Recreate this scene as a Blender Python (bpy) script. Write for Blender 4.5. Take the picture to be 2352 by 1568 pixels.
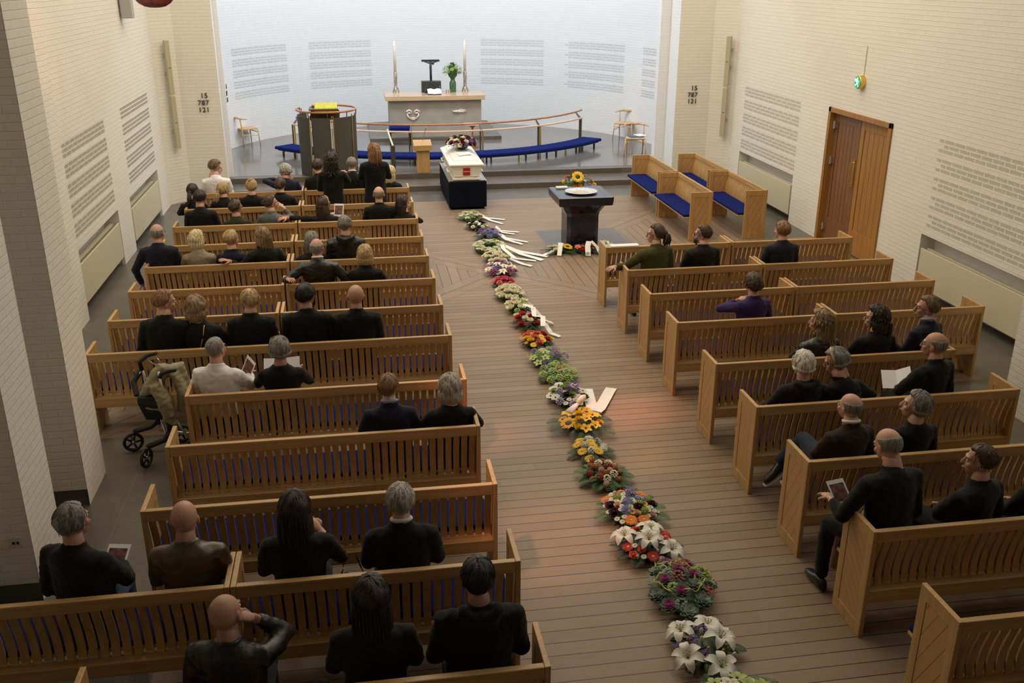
import bpy, bmesh, math, random
from math import sin, cos, pi, radians as R
from mathutils import Vector as V, Matrix, noise

for o in list(bpy.data.objects): bpy.data.objects.remove(o)
SC = bpy.context.scene
COL = SC.collection
random.seed(7)

# ------------------------------------------------------------ camera
cam = bpy.data.cameras.new('camera')
cam.sensor_width = 36; cam.lens = 2200/2352*36; cam.clip_end = 100
co = bpy.data.objects.new('camera', cam); COL.objects.link(co)
def cam_matrix(pitch, yaw, roll):
    rx, ry, rz = R(pitch), R(yaw), R(roll)
    Yw = Matrix(((cos(ry),0,sin(ry)),(0,1,0),(-sin(ry),0,cos(ry))))
    P = Matrix(((1,0,0),(0,cos(rx),-sin(rx)),(0,sin(rx),cos(rx))))
    Ro = Matrix(((cos(rz),-sin(rz),0),(sin(rz),cos(rz),0),(0,0,1)))
    return Ro @ P @ Yw
_m = cam_matrix(21.0, -9.145, .111)
def _w(r): return V((r[0], r[2], -r[1]))
_r, _d, _f = _w(_m[0]), _w(_m[1]), _w(_m[2])
co.matrix_world = Matrix(((_r.x,-_d.x,-_f.x,0),(_r.y,-_d.y,-_f.y,0),(_r.z,-_d.z,-_f.z,4.4),(0,0,0,1)))
SC.camera = co

# ------------------------------------------------------------ world, exposure
SC.view_settings.view_transform = 'Standard'
SC.view_settings.look = 'None'
SC.view_settings.gamma = 1
SC.view_settings.use_curve_mapping = False
SC.view_settings.exposure = -0.1
W = bpy.data.worlds.new('world'); SC.world = W; W.use_nodes = True
W.node_tree.nodes['Background'].inputs[0].default_value = (.75,.85,1,1)
W.node_tree.nodes['Background'].inputs[1].default_value = .03

# ------------------------------------------------------------ lights
def area(name, loc, target, size, sizey, power, col, spread=180):
    l = bpy.data.lights.new(name, 'AREA'); l.shape = 'RECTANGLE'; l.size = size; l.size_y = sizey
    l.energy = power; l.color = col; l.spread = R(spread)
    o = bpy.data.objects.new(name, l); COL.objects.link(o); o.location = loc
    o.rotation_euler = (V(target)-V(loc)).to_track_quat('-Z','Y').to_euler(); return o
def spot(name, loc, target, power, col, ang, blend=.3, rad=.05):
    l = bpy.data.lights.new(name, 'SPOT'); l.energy = power; l.color = col; l.spot_size = R(ang); l.spot_blend = blend; l.shadow_soft_size = rad
    o = bpy.data.objects.new(name, l); COL.objects.link(o); o.location = loc
    o.rotation_euler = (V(target)-V(loc)).to_track_quat('-Z','Y').to_euler(); return o
# daylight through the skylight hidden behind the chancel arch
area('chancel_skylight', (2.1,22.6,8.6), (2.1,27.0,1.5), 7.5, 1.6, 700, (.82,.90,1))
# rows of ceiling lamps over the nave (warm)
for i, (y, p) in enumerate(((7.0,60),(11.0,215),(15.0,350),(18.4,270))):
    area('nave_ceiling_lamp', (2.1,y,8.4), (2.1,y+.6,0), 9.0, .8, p, (1,.88,.68))
# daylight from the tall side windows between the piers and gallery windows
area('side_window_light', (-3.4,10.9,6.2), (6,13,1), 2.0, 3.0, 90, (1,.90,.76))
area('side_window_light', (7.4,5.2,6.0), (-2.5,7.2,2), 1.6, 4.0, 60, (.86,.93,1), 120)
# sun through stained glass: coloured patches on the aisle and piers
for n, loc, tgt, p, c, a in (
    ('stained_glass_beam', (-2.1,4.6,7.8), (2.75,9.0,0), 4200, (1,.27,.13), 6),
    ('stained_glass_beam', (-2.1,4.6,7.8), (1.15,8.7,0), 2200, (1,.42,.24), 5),
    ('stained_glass_beam', (-2.1,4.6,7.8), (2.62,8.0,0), 3600, (1,.52,.06), 2.6),
    ('stained_glass_beam', (-2.1,4.6,7.8), (1.75,8.7,0), 1100, (.55,.5,.9), 4),
    ('stained_glass_beam', (-2.1,4.6,7.8), (1.45,6.7,0), 1500, (1,.50,.36), 11),
    ('stained_glass_beam', (1.5,8.5,7.8), (-3.7,13.0,3.6), 420, (1,.50,.2), 12),
    ('stained_glass_beam', (1.5,6.5,7.0), (-2.5,8.4,.5), 220, (1,.40,.28), 14)):
    spot(n, loc, tgt, p, c, a, .8, .25)

# ------------------------------------------------------------ materials
def _nt(name):
    m = bpy.data.materials.new(name); m.use_nodes = True
    return m, m.node_tree, m.node_tree.nodes['Principled BSDF']
_MC = {}
def mat(name, col, rough=.6, metal=0, var=0, vs=8, bump=0, bs=60, stretch=(1,1,1), spec=.5, emit=0, trans=0, sheen=0):
    if name in _MC: return _MC[name]
    m, nt, b = _nt(name); N = nt.nodes; L = nt.links
    b.inputs['Base Color'].default_value = (*col,1); b.inputs['Roughness'].default_value = rough
    b.inputs['Metallic'].default_value = metal; b.inputs['Specular IOR Level'].default_value = spec
    if trans: b.inputs['Transmission Weight'].default_value = trans
    if sheen: b.inputs['Sheen Weight'].default_value = sheen
    if emit: b.inputs['Emission Color'].default_value = (*col,1); b.inputs['Emission Strength'].default_value = emit
    if var or bump:
        tc = N.new('ShaderNodeTexCoord'); mp = N.new('ShaderNodeMapping'); mp.inputs['Scale'].default_value = stretch
        L.new(tc.outputs['Object'], mp.inputs['Vector'])
    if var:
        n = N.new('ShaderNodeTexNoise'); n.inputs['Scale'].default_value = vs; n.inputs['Detail'].default_value = 4
        L.new(mp.outputs[0], n.inputs['Vector'])
        r = N.new('ShaderNodeValToRGB'); r.color_ramp.elements[0].position = .3; r.color_ramp.elements[1].position = .7
        r.color_ramp.elements[0].color = (*[c*(1-var) for c in col],1); r.color_ramp.elements[1].color = (*[min(1,c*(1+var)) for c in col],1)
        L.new(n.outputs['Fac'], r.inputs['Fac']); L.new(r.outputs['Color'], b.inputs['Base Color'])
    if bump:
        n = N.new('ShaderNodeTexNoise'); n.inputs['Scale'].default_value = bs; n.inputs['Detail'].default_value = 3
        L.new(mp.outputs[0], n.inputs['Vector'])
        u = N.new('ShaderNodeBump'); u.inputs['Strength'].default_value = bump; u.inputs['Distance'].default_value = .01
        L.new(n.outputs['Fac'], u.inputs['Height']); L.new(u.outputs['Normal'], b.inputs['Normal'])
    _MC[name] = m; return m

def oak(name, axis, col=(.50,.30,.118)):
    """planed oak, grain along one local axis, faint pores and board tone"""
    if name in _MC: return _MC[name]
    s = [26,26,26]; s[axis] = 1.3
    m, nt, b = _nt(name); N = nt.nodes; L = nt.links
    tc = N.new('ShaderNodeTexCoord'); mp = N.new('ShaderNodeMapping'); mp.inputs['Scale'].default_value = s
    L.new(tc.outputs['Object'], mp.inputs['Vector'])
    n = N.new('ShaderNodeTexNoise'); n.inputs['Scale'].default_value = 1; n.inputs['Detail'].default_value = 5; n.inputs['Distortion'].default_value = .6
    L.new(mp.outputs[0], n.inputs['Vector'])
    r = N.new('ShaderNodeValToRGB'); e = r.color_ramp.elements
    e[0].position = .30; e[0].color = (*[c*.80 for c in col],1); e[1].position = .66; e[1].color = (*[min(1,c*1.12) for c in col],1)
    L.new(n.outputs['Fac'], r.inputs['Fac']); L.new(r.outputs[0], b.inputs['Base Color'])
    b.inputs['Roughness'].default_value = .42
    u = N.new('ShaderNodeBump'); u.inputs['Strength'].default_value = .12; u.inputs['Distance'].default_value = .004
    L.new(n.outputs['Fac'], u.inputs['Height']); L.new(u.outputs[0], b.inputs['Normal'])
    _MC[name] = m; return m
OX = oak('oak_along', 0); OZ = oak('oak_upright', 2); OY = oak('oak_across', 1)

def math_(nt, op, a, b=None, c=None):
    n = nt.nodes.new('ShaderNodeMath'); n.operation = op
    for i, v in enumerate((a,b,c)):
        if v is None: continue
        if isinstance(v, (int,float)): n.inputs[i].default_value = v
        else: nt.links.new(v, n.inputs[i])
    return n.outputs[0]
def mixc(nt, fac, a, b):
    n = nt.nodes.new('ShaderNodeMix'); n.data_type = 'RGBA'
    if isinstance(fac,(int,float)): n.inputs[0].default_value = fac
    else: nt.links.new(fac, n.inputs[0])
    for i, v in ((6,a),(7,b)):
        if isinstance(v, tuple): n.inputs[i].default_value = (*v,1)
        else: nt.links.new(v, n.inputs[i])
    return n.outputs[2]

def infill_mat(name, slope):
    """oak boards set diagonally with v-grooves between them (end panels)"""
    m, nt, b = _nt(name); N = nt.nodes; L = nt.links
    tc = N.new('ShaderNodeTexCoord'); sp = N.new('ShaderNodeSeparateXYZ'); L.new(tc.outputs['Object'], sp.inputs[0])
    t = math_(nt,'ADD', sp.outputs['Z'], math_(nt,'MULTIPLY', sp.outputs['Y'], slope))
    f = math_(nt,'FRACT', math_(nt,'DIVIDE', t, .098 if abs(slope)<1.2 else .19))
    g = math_(nt,'LESS_THAN', f, .05)
    mp = N.new('ShaderNodeMapping'); mp.inputs['Scale'].default_value = (20,6,6); L.new(tc.outputs['Object'], mp.inputs['Vector'])
    n = N.new('ShaderNodeTexNoise'); n.inputs['Scale'].default_value = 2; n.inputs['Detail'].default_value = 4; L.new(mp.outputs[0], n.inputs['Vector'])
    w = mixc(nt, n.outputs['Fac'], (.43,.245,.095), (.58,.335,.135))
    L.new(mixc(nt, g, w, (.16,.08,.03)), b.inputs['Base Color']); b.inputs['Roughness'].default_value = .42
    u = N.new('ShaderNodeBump'); u.invert = True; u.inputs['Strength'].default_value = .6; u.inputs['Distance'].default_value = .006
    L.new(g, u.inputs['Height']); L.new(u.outputs[0], b.inputs['Normal'])
    return m
INF = [infill_mat('oak_boards_rising', -.95), infill_mat('oak_boards_falling', 1.9)]

def brick_mat(name, col=(.80,.77,.70), mort=.95):
    """whitewashed brick: courses of 66.7 mm, bump and faint joints, mapped by metres in the UV map"""
    m, nt, b = _nt(name); N = nt.nodes; L = nt.links
    uv = N.new('ShaderNodeUVMap'); uv.uv_map = 'UVMap'
    br = N.new('ShaderNodeTexBrick'); L.new(uv.outputs[0], br.inputs['Vector'])
    br.inputs['Scale'].default_value = 1; br.inputs['Brick Width'].default_value = .24; br.inputs['Row Height'].default_value = 1/15
    br.inputs['Mortar Size'].default_value = .006; br.inputs['Mortar Smooth'].default_value = .6; br.offset = .5
    br.inputs['Color1'].default_value = (*[c*.985 for c in col],1); br.inputs['Color2'].default_value = (*[min(1,c*1.01) for c in col],1)
    br.inputs['Mortar'].default_value = (*[c*mort for c in col],1)
    n = N.new('ShaderNodeTexNoise'); n.inputs['Scale'].default_value = 22; n.inputs['Detail'].default_value = 5; L.new(uv.outputs[0], n.inputs['Vector'])
    n2 = N.new('ShaderNodeTexNoise'); n2.inputs['Scale'].default_value = 1.3; L.new(uv.outputs[0], n2.inputs['Vector'])
    mx = mixc(nt, math_(nt,'MULTIPLY', n2.outputs['Fac'], .10), br.outputs['Color'], tuple(c*.7 for c in col))
    L.new(mx, b.inputs['Base Color']); b.inputs['Roughness'].default_value = .75; b.inputs['Specular IOR Level'].default_value = .25
    h = math_(nt,'SUBTRACT', math_(nt,'MULTIPLY', n.outputs['Fac'], .55), br.outputs['Fac'])
    u = N.new('ShaderNodeBump'); u.inputs['Strength'].default_value = .42; u.inputs['Distance'].default_value = .012
    L.new(h, u.inputs['Height']); L.new(u.outputs[0], b.inputs['Normal'])
    return m
BR = brick_mat('white_painted_brick')
BRC = brick_mat('cool_white_painted_brick', (.80,.80,.80), .985)
PL = mat('smooth_white_plaster', (.80,.78,.73), .7)
SLOT = mat('perforation_slot', (.58,.545,.475), .9)  # for flat quads proud of the brick; the holes' inner shade put into colour
SLOTC = mat('perforation_slot_chancel', (.56,.57,.585), .9)  # same hole shade as a flat colour, for the chancel brick

def floor_mat():
    m, nt, b = _nt('deck_boards_and_stone'); N = nt.nodes; L = nt.links
    tc = N.new('ShaderNodeTexCoord'); sp = N.new('ShaderNodeSeparateXYZ'); L.new(tc.outputs['Object'], sp.inputs[0])
    X, Y = sp.outputs['X'], sp.outputs['Y']
    def M(op,a,b_=None,c=None): return math_(nt,op,a,b_,c)
    u = M('SUBTRACT', X, 2.1); v = M('SUBTRACT', Y, 14.35)
    au = M('ABSOLUTE', u); av = M('ABSOLUTE', v)
    near = M('LESS_THAN', M('MAXIMUM', au, av), 5.2)
    side = M('MULTIPLY', M('GREATER_THAN', au, av), near)
    dd = M('SUBTRACT', au, av)                       # signed distance (x sqrt2) to the diagonals
    band = M('MULTIPLY', M('LESS_THAN', M('ABSOLUTE', dd), .30), near)
    def groove(t, pitch, w=.058):
        f = M('FRACT', M('DIVIDE', t, pitch)); return M('LESS_THAN', f, w/ (pitch/.132))
    gx = groove(Y, .132); gy = groove(M('ADD', X, .06), .152)
    g1 = mixc(nt, side, gx, gy)
    gb = M('LESS_THAN', M('ABSOLUTE', M('SUBTRACT', M('ABSOLUTE', M('SUBTRACT', M('ABSOLUTE', dd), .15)), .15)), .008)
    bw = N.new('ShaderNodeRGBToBW'); L.new(g1, bw.inputs[0])
    g = M('ADD', M('MULTIPLY', bw.outputs[0], M('SUBTRACT', 1, band)), M('MULTIPLY', gb, band)); 
    # grain: stretched noise per board
    def board(t, pitch, along):
        cb = N.new('ShaderNodeCombineXYZ'); L.new(M('FLOOR', M('DIVIDE', t, pitch)), cb.inputs[0]); L.new(M('FLOOR', M('DIVIDE', M('ADD', along, M('MULTIPLY', M('FLOOR', M('DIVIDE', t, pitch)), 1.37)), 3.1)), cb.inputs[1])
        wn = N.new('ShaderNodeTexWhiteNoise'); wn.noise_dimensions = '2D'; L.new(cb.outputs[0], wn.inputs['Vector'])
        c2 = N.new('ShaderNodeCombineXYZ'); L.new(M('MULTIPLY', t, 40), c2.inputs[0]); L.new(M('MULTIPLY', along, 2.2), c2.inputs[1])
        no = N.new('ShaderNodeTexNoise'); no.inputs['Scale'].default_value = 1; no.inputs['Detail'].default_value = 4; L.new(c2.outputs[0], no.inputs['Vector'])
        return M('ADD', M('MULTIPLY', wn.outputs['Value'], .55), M('MULTIPLY', no.outputs['Fac'], .45))
    tb = mixc(nt, side, board(Y,.132,X), board(M('ADD',X,.06),.152,Y))
    wood = mixc(nt, tb, (.215,.150,.098), (.31,.220,.148))
    wood = mixc(nt, g, wood, (.03,.02,.015))
    # stone aisles, pad under the font, strip before the steps
    st = M('GREATER_THAN', Y, 19.55)
    lo = M('LESS_THAN', Y, 9.25); 
    st = M('MAXIMUM', st, M('LESS_THAN', X, -2.93)); st = M('MAXIMUM', st, M('GREATER_THAN', X, 7.05))
    st = M('MAXIMUM', st, M('MULTIPLY', lo, M('LESS_THAN', X, -1.55))); st = M('MAXIMUM', st, M('MULTIPLY', lo, M('GREATER_THAN', X, 6.1)))
    pad = M('MULTIPLY', M('MULTIPLY', M('GREATER_THAN', X, 3.14), M('LESS_THAN', X, 4.62)), M('MULTIPLY', M('GREATER_THAN', Y, 15.6), M('LESS_THAN', Y, 16.84)))
    st = M('MINIMUM', M('MAXIMUM', st, pad), 1)
    no = N.new('ShaderNodeTexNoise'); no.inputs['Scale'].default_value = 3; no.inputs['Detail'].default_value = 6; L.new(tc.outputs['Object'], no.inputs['Vector'])
    stone = mixc(nt, no.outputs['Fac'], (.085,.078,.066), (.15,.138,.118))
    tj = M('MAXIMUM', M('LESS_THAN', M('FRACT', M('DIVIDE', M('ADD', X, .22), .5)), .012), M('LESS_THAN', M('FRACT', M('DIVIDE', Y, .42)), .012))
    stone = mixc(nt, M('MULTIPLY', tj, M('SUBTRACT',1,pad)), stone, (.19,.17,.13))
    L.new(mixc(nt, st, wood, stone), b.inputs['Base Color']); b.inputs['Specular IOR Level'].default_value=.35
    rr = N.new('ShaderNodeMapRange'); L.new(st, rr.inputs[0]); rr.inputs[3].default_value = .46; rr.inputs[4].default_value = .30
    L.new(rr.outputs[0], b.inputs['Roughness'])
    bu = N.new('ShaderNodeBump'); bu.invert = True; bu.inputs['Strength'].default_value = .5; bu.inputs['Distance'].default_value = .006
    L.new(M('MULTIPLY', g, M('SUBTRACT',1,st)), bu.inputs['Height']); L.new(bu.outputs[0], b.inputs['Normal'])
    return m
def tile_mat(name, c1, c2, tx, ty, joint, rough):
    m, nt, b = _nt(name); N = nt.nodes; L = nt.links
    tc = N.new('ShaderNodeTexCoord'); sp = N.new('ShaderNodeSeparateXYZ'); L.new(tc.outputs['Object'], sp.inputs[0])
    def M(op,a,b_=None): return math_(nt,op,a,b_)
    j = M('MAXIMUM', M('LESS_THAN', M('FRACT', M('DIVIDE', sp.outputs['X'], tx)), .008/tx), M('LESS_THAN', M('FRACT', M('DIVIDE', sp.outputs['Y'], ty)), .010/ty))
    cb = N.new('ShaderNodeCombineXYZ'); L.new(M('FLOOR', M('DIVIDE', sp.outputs['X'], tx)), cb.inputs[0]); L.new(M('FLOOR', M('DIVIDE', sp.outputs['Y'], ty)), cb.inputs[1])
    wn = N.new('ShaderNodeTexWhiteNoise'); wn.noise_dimensions = '2D'; L.new(cb.outputs[0], wn.inputs['Vector'])
    no = N.new('ShaderNodeTexNoise'); no.inputs['Scale'].default_value = 2.5; no.inputs['Detail'].default_value = 6; L.new(tc.outputs['Object'], no.inputs['Vector'])
    f = M('ADD', M('MULTIPLY', wn.outputs['Value'], .5), M('MULTIPLY', no.outputs['Fac'], .5))
    L.new(mixc(nt, j, mixc(nt, f, c1, c2), joint), b.inputs['Base Color']); b.inputs['Roughness'].default_value = rough
    return m
STONE = tile_mat('polished_grey_stone', (.135,.125,.12), (.20,.185,.175), .98, .49, (.11,.10,.095), .13)
STEP = tile_mat('brown_grey_step_stone', (.095,.08,.065), (.155,.13,.105), 1.2, .9, (.2,.17,.13), .32)

BLUE = mat('royal_blue_wool', (.005,.013,.11), .95, var=.25, vs=30, bump=.25, bs=300, spec=.1)
BLACK = mat('black_metal', (.015,.015,.016), .35, .6)
BRASS = mat('brass', (.75,.52,.14), .3, .9)
CREAM = mat('cream_enamel', (.62,.57,.42), .45)
STEEL = mat('brushed_steel', (.6,.6,.6), .3, .95)
PAPER = mat('white_paper', (.82,.82,.85), .7)
RIB = mat('white_satin_ribbon', (.85,.84,.82), .45, var=.05, vs=14, bump=.2, bs=20)
# ------------------------------------------------------------ mesh building
class MB:
    def __init__(s): s.v=[]; s.f=[]; s.m=[]; s.uv={}
    def add(s, vs, fs, mi=0):
        b=len(s.v); s.v += [tuple(p) for p in vs]; s.f += [tuple(b+i for i in f) for f in fs]; s.m += [mi]*len(fs); return b
    def box(s, x0,x1,y0,y1,z0,z1, mi=0):
        s.add([(x0,y0,z0),(x1,y0,z0),(x1,y1,z0),(x0,y1,z0),(x0,y0,z1),(x1,y0,z1),(x1,y1,z1),(x0,y1,z1)],
              [(0,3,2,1),(4,5,6,7),(0,1,5,4),(1,2,6,5),(2,3,7,6),(3,0,4,7)], mi)
    def cbox(s, c, d, mi=0, rot=None):
        m = MB(); m.box(-d[0]/2,d[0]/2,-d[1]/2,d[1]/2,-d[2]/2,d[2]/2)
        c=V(c); s.add([c+((rot@V(p)) if rot else V(p)) for p in m.v], m.f, mi)
    def prism(s, poly, axis, a, b, mi=0):
        """extrude a closed polygon (2D) along axis 0/1/2 from a to b"""
        def P(p,t): q=list(p); q.insert(axis,t); return tuple(q)
        n=len(poly); vs=[P(p,a) for p in poly]+[P(p,b) for p in poly]
        fs=[(i,(i+1)%n,n+(i+1)%n,n+i) for i in range(n)]+[tuple(range(n-1,-1,-1)), tuple(range(n,2*n))]
        s.add(vs,fs,mi)
    def loft(s, rings, mi=0, cap=True, closed=True):
        n=len(rings[0]); vs=[p for r in rings for p in r]; fs=[]
        for i in range(len(rings)-1):
            for j in range(n if closed else n-1):
                k=(j+1)%n; fs.append((i*n+j,i*n+k,(i+1)*n+k,(i+1)*n+j))
        if cap and closed: fs += [tuple(range(n-1,-1,-1)), tuple((len(rings)-1)*n+j for j in range(n))]
        s.add(vs,fs,mi)
    def tube(s, pts, rad, n=10, mi=0, cap=True, flat=1.0, up=None, closed=False):
        pts=[V(p) for p in pts]; m=len(pts)
        if isinstance(rad,(int,float)): rad=[rad]*m
        t0=(pts[1]-pts[0]).normalized(); u=V(up) if up else (V((0,0,1)) if abs(t0.z)<.9 else V((1,0,0)))
        rings=[]
        for i,p in enumerate(pts):
            t=(pts[min(i+1,m-1)]-pts[max(i-1,0)]).normalized()
            a=t.cross(u); a = a.normalized() if a.length>1e-6 else V((1,0,0)); b=a.cross(t).normalized()
            if not up: u=b
            rings.append([p+a*(cos(2*pi*j/n)*rad[i])+b*(sin(2*pi*j/n)*rad[i]*flat) for j in range(n)])
        s.loft(rings,mi,cap)
    def lathe(s, prof, c=(0,0,0), n=20, mi=0, sx=1, sy=1):
        s.loft([[(c[0]+cos(2*pi*j/n)*r*sx, c[1]+sin(2*pi*j/n)*r*sy, c[2]+z) for j in range(n)] for r,z in prof], mi)
    def ell(s, c, r, mi=0, nu=14, nv=9, rot=None):
        rings=[]
        c=V(c)
        for i in range(nv):
            th=pi*(i+.02)/(nv-1+.04)
            ring=[]
            for j in range(nu):
                p=V((sin(th)*cos(2*pi*j/nu)*r[0], sin(th)*sin(2*pi*j/nu)*r[1], -cos(th)*r[2]))
                ring.append(c+(rot@p if rot else p))
            rings.append(ring)
        s.loft(rings,mi)
    def quad(s,a,b,c,d,mi=0): s.add([a,b,c,d],[(0,1,2,3)],mi)
    def merge(s, o, M=None, mi=None):
        b=len(s.v); s.v += [tuple((M@V(p)) if M else p) for p in o.v]
        s.f += [tuple(b+i for i in f) for f in o.f]; s.m += [mi if mi is not None else k for k in o.m]
    def mesh(s, name, mats, smooth=False):
        me=bpy.data.meshes.new(name); me.from_pydata(s.v,[],s.f)
        for m in mats: me.materials.append(m)
        me.polygons.foreach_set('material_index', s.m)
        if smooth: me.polygons.foreach_set('use_smooth',[True]*len(s.f))
        me.update(); return me
def link(name, me, parent=None, loc=None, rot=None):
    o=bpy.data.objects.new(name, me); COL.objects.link(o)
    if parent: o.parent=parent
    if loc: o.location=loc
    if rot: o.rotation_euler=rot
    return o
def put(name, mb, mats, parent=None, smooth=False, bevel=0, fix=True, label=None):
    if not isinstance(mats,(list,tuple)): mats=[mats]
    me=mb.mesh(name, mats, smooth)
    if fix:
        bm=bmesh.new(); bm.from_mesh(me); bmesh.ops.recalc_face_normals(bm, faces=bm.faces); bm.to_mesh(me); bm.free()
    o=link(name, me, parent)
    if bevel:
        b=o.modifiers.new('bevel','BEVEL'); b.width=bevel; b.segments=2; b.limit_method='ANGLE'; b.angle_limit=R(50)
    if label: o['label']=label
    return o
def tag(o, label, cat, group=None):
    o['label']=label; o['category']=cat
    if group: o['group']=group
    return o
def thing(name, label, cat, loc=(0,0,0), rz=0, group=None):
    o=bpy.data.objects.new(name,None); COL.objects.link(o); o.location=loc; o.rotation_euler=(0,0,rz); o.empty_display_size=.1
    return tag(o,label,cat,group)
def struct(name, mb, mats, parent=None, **k):
    o=put(name, mb, mats, parent, **k)
    if not parent: o['kind']='structure'
    return o
def dup(root, loc, rz, label):
    r=root.copy(); COL.objects.link(r); r.location=loc; r.rotation_euler=(0,0,rz); r['label']=label
    for ch in list(root.children):
        c=ch.copy(); COL.objects.link(c); c.parent=r
        for g in ch.children:
            d=g.copy(); COL.objects.link(d); d.parent=c
    return r

# ------------------------------------------------------------ walls (uv = metres along the wall, height)
class WB(MB):
    def __init__(s): super().__init__(); s.fuv=[]
    def q(s, P0, P1, z0, z1, u0=0, mi=0):
        L=math.hypot(P1[0]-P0[0],P1[1]-P0[1])
        s.add([(*P0,z0),(*P1,z0),(*P1,z1),(*P0,z1)],[(0,1,2,3)],mi); s.fuv.append([(u0,z0),(u0+L,z0),(u0+L,z1),(u0,z1)]); return u0+L
    def flat(s, pts, mi=0):
        s.add(pts,[tuple(range(len(pts)))],mi); s.fuv.append([(p[0],p[1]) for p in pts])
    def build(s, name, mats, parent=None):
        me=s.mesh(name,mats); uv=me.uv_layers.new(name='UVMap')
        for poly, f in zip(me.polygons, s.fuv):
            for li,c in zip(poly.loop_indices,f): uv.data[li].uv=c
        o=link(name,me,parent)
        if not parent: o['kind']='structure'
        return o
def slots(w, fn, u0, u1, z0, mi=1, nx=8):
    """acoustic perforated bricks: groups of three courses of slotted bricks; fn(u) -> (x,y)"""
    rnd=random.Random(int(u0*100))
    for g in range(5):
        for c in range(3):
            z=z0+(g*4+c)/15+.009; k=0
            u=u0+(.12 if c==1 else 0)
            if c==1:
                u=u0-.12+.12
                for i in range(4):
                    a=u+.012+i*.027; A,B=fn(a),fn(a+.015)
                    w.add([(*A,z),(*B,z),(*B,z+.046),(*A,z+.046)],[(0,1,2,3)],mi); w.fuv.append([(0,0)]*4)
                u+=.12
            while u+.24<=u1+.13:
                n=nx if u+.24<=u1 else 4
                for i in range(n):
                    a=u+.012+i*.0275; A,B=fn(a),fn(a+.0155)
                    w.add([(*A,z),(*B,z),(*B,z+.046),(*A,z+.046)],[(0,1,2,3)],mi); w.fuv.append([(0,0)]*4)
                u+=.24
XL,XR,TOP=-3.8,8.0,9.0
# left wall, y from 13.0 to 20.04, with two radiator niches
def side_wall(name, x, sgn, nich, ystart, yend, pans, openings=()):
    w=WB(); cuts=sorted(set([ystart,yend]+[a for n in nich for a in n]+[a for o in openings for a in o[:2]]))
    for a,b in zip(cuts,cuts[1:]):
        z0=0
        for n in nich:
            if a>=n[0]-1e-6 and b<=n[1]+1e-6: z0=.90
        for o in openings:
            if a>=o[0]-1e-6 and b<=o[1]+1e-6: z0=o[2]
        P,Q=((x,a),(x,b)) if sgn>0 else ((x,b),(x,a))
        w.q(Q,P,z0,TOP,u0=(-b if sgn>0 else a)) if sgn>0 else w.q((x,a),(x,b),z0,TOP,u0=a)
    d=-sgn*.24
    for n in nich:
        w.q((x+d,n[0]),(x+d,n[1]),0,.90,n[0],2); w.q((x,n[0]),(x+d,n[0]),0,.90,0,2); w.q((x,n[1]),(x+d,n[1]),0,.90,0,2)
        w.flat([(x,n[0],.90),(x+d,n[0],.90),(x+d,n[1],.90),(x,n[1],.90)],2)
    e=sgn*.0025
    for (y0,y1,z0) in pans: slots(w, lambda u: (x+e,u), y0, y1, z0)
    return w.build(name,[BR,SLOT,PL])
side_wall('wall_left', XL, 1, [(13.22,15.72),(16.60,19.10)], 8.5, 20.04, [(13.24,15.72,1.06),(16.78,19.10,1.08)])
side_wall('wall_right', XR, -1, [(16.74,19.40),(9.72,12.40)], 8.5, 20.0, [(16.72,19.40,.98),(9.80,12.32,1.02)], [(13.55,15.59,2.30)])
# shallow pilaster that ends the left wall bay near the piers
w=WB(); w.q((XL+.08,8.5),(XL+.08,13.02),0,TOP,8.5); w.q((XL+.08,13.02),(XL,13.02),0,TOP); w.build('wall_left_2',[BR])
# chancel front: slanted corner, number face, arch reveals
w=WB(); u=w.q((XL,20.04),(-3.43,20.4),0,TOP); u=w.q((-3.43,20.4),(-2.67,20.4),0,TOP,u); w.build('wall_front_left',[BR])
w=WB(); u=w.q((6.86,20.4),(7.62,20.4),0,TOP); w.q((7.62,20.4),(XR,20.0),0,TOP,u); w.build('wall_front_right',[BR])
w=WB(); u=w.q((-2.67,20.4),(-2.80,21.6),0,TOP); u=w.q((-2.80,21.6),(-2.70,21.6),0,TOP,u); u=w.q((-2.70,21.6),(-2.74,21.95),0,TOP,u); w.q((-2.74,21.95),(-3.9,22.1),0,TOP,u); w.build('trim_1',[BRC])
w=WB(); u=w.q((6.86,20.4),(7.05,21.6),0,TOP); u=w.q((7.05,21.6),(6.82,21.6),0,TOP,u); u=w.q((6.82,21.6),(6.86,21.95),0,TOP,u); w.q((6.86,21.95),(8.1,22.1),0,TOP,u); w.build('trim_2',[BRC])
# curved chancel wall with its slotted panels
w=WB(); AC=(2.1,23.4); AR=5.6
def apse(u, r=AR): a=u/AR; return (AC[0]+r*cos(a), AC[1]+r*sin(a))
N=96; a0,a1=-.26,pi+.26
for i in range(N):
    a=a0+(a1-a0)*i/N; b=a0+(a1-a0)*(i+1)/N; w.q(apse(a*AR),apse(b*AR),0,TOP,a*AR)
for (d0,d1) in ((-4,17.0),(24.9,46.9),(53.9,74.0),(106.2,126.4),(133.3,155.5),(163,184)):
    slots(w, lambda u: apse(u,AR-.003), R(d0)*AR, R(d1)*AR, 1.375)
for p in w.f: pass
w.build('wall_chancel',[BRC,SLOTC])
# lintel above the arch, ceiling, back wall, gallery
w=WB(); w.q((-2.67,20.4),(6.86,20.4),6.6,TOP); w.build('wall_front_top',[BR])
w=WB(); w.q((-3.8,-2.5),(8.0,-2.5),0,TOP); w.build('wall_back',[BR])
m=MB(); m.box(-4.2,8.4,-2.6,20.4,TOP,TOP+.1); struct('ceiling',m,mat('ceiling_boards',(.72,.62,.46),.7))
m=MB(); m.box(-3.8,8.0,20.4,30,TOP+.2,TOP+.3); struct('ceiling_chancel',m,PL)
m=MB(); m.box(-3.8,8.0,-2.5,1.0,2.75,2.95); struct('floor_gallery',m,OX)
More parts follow.
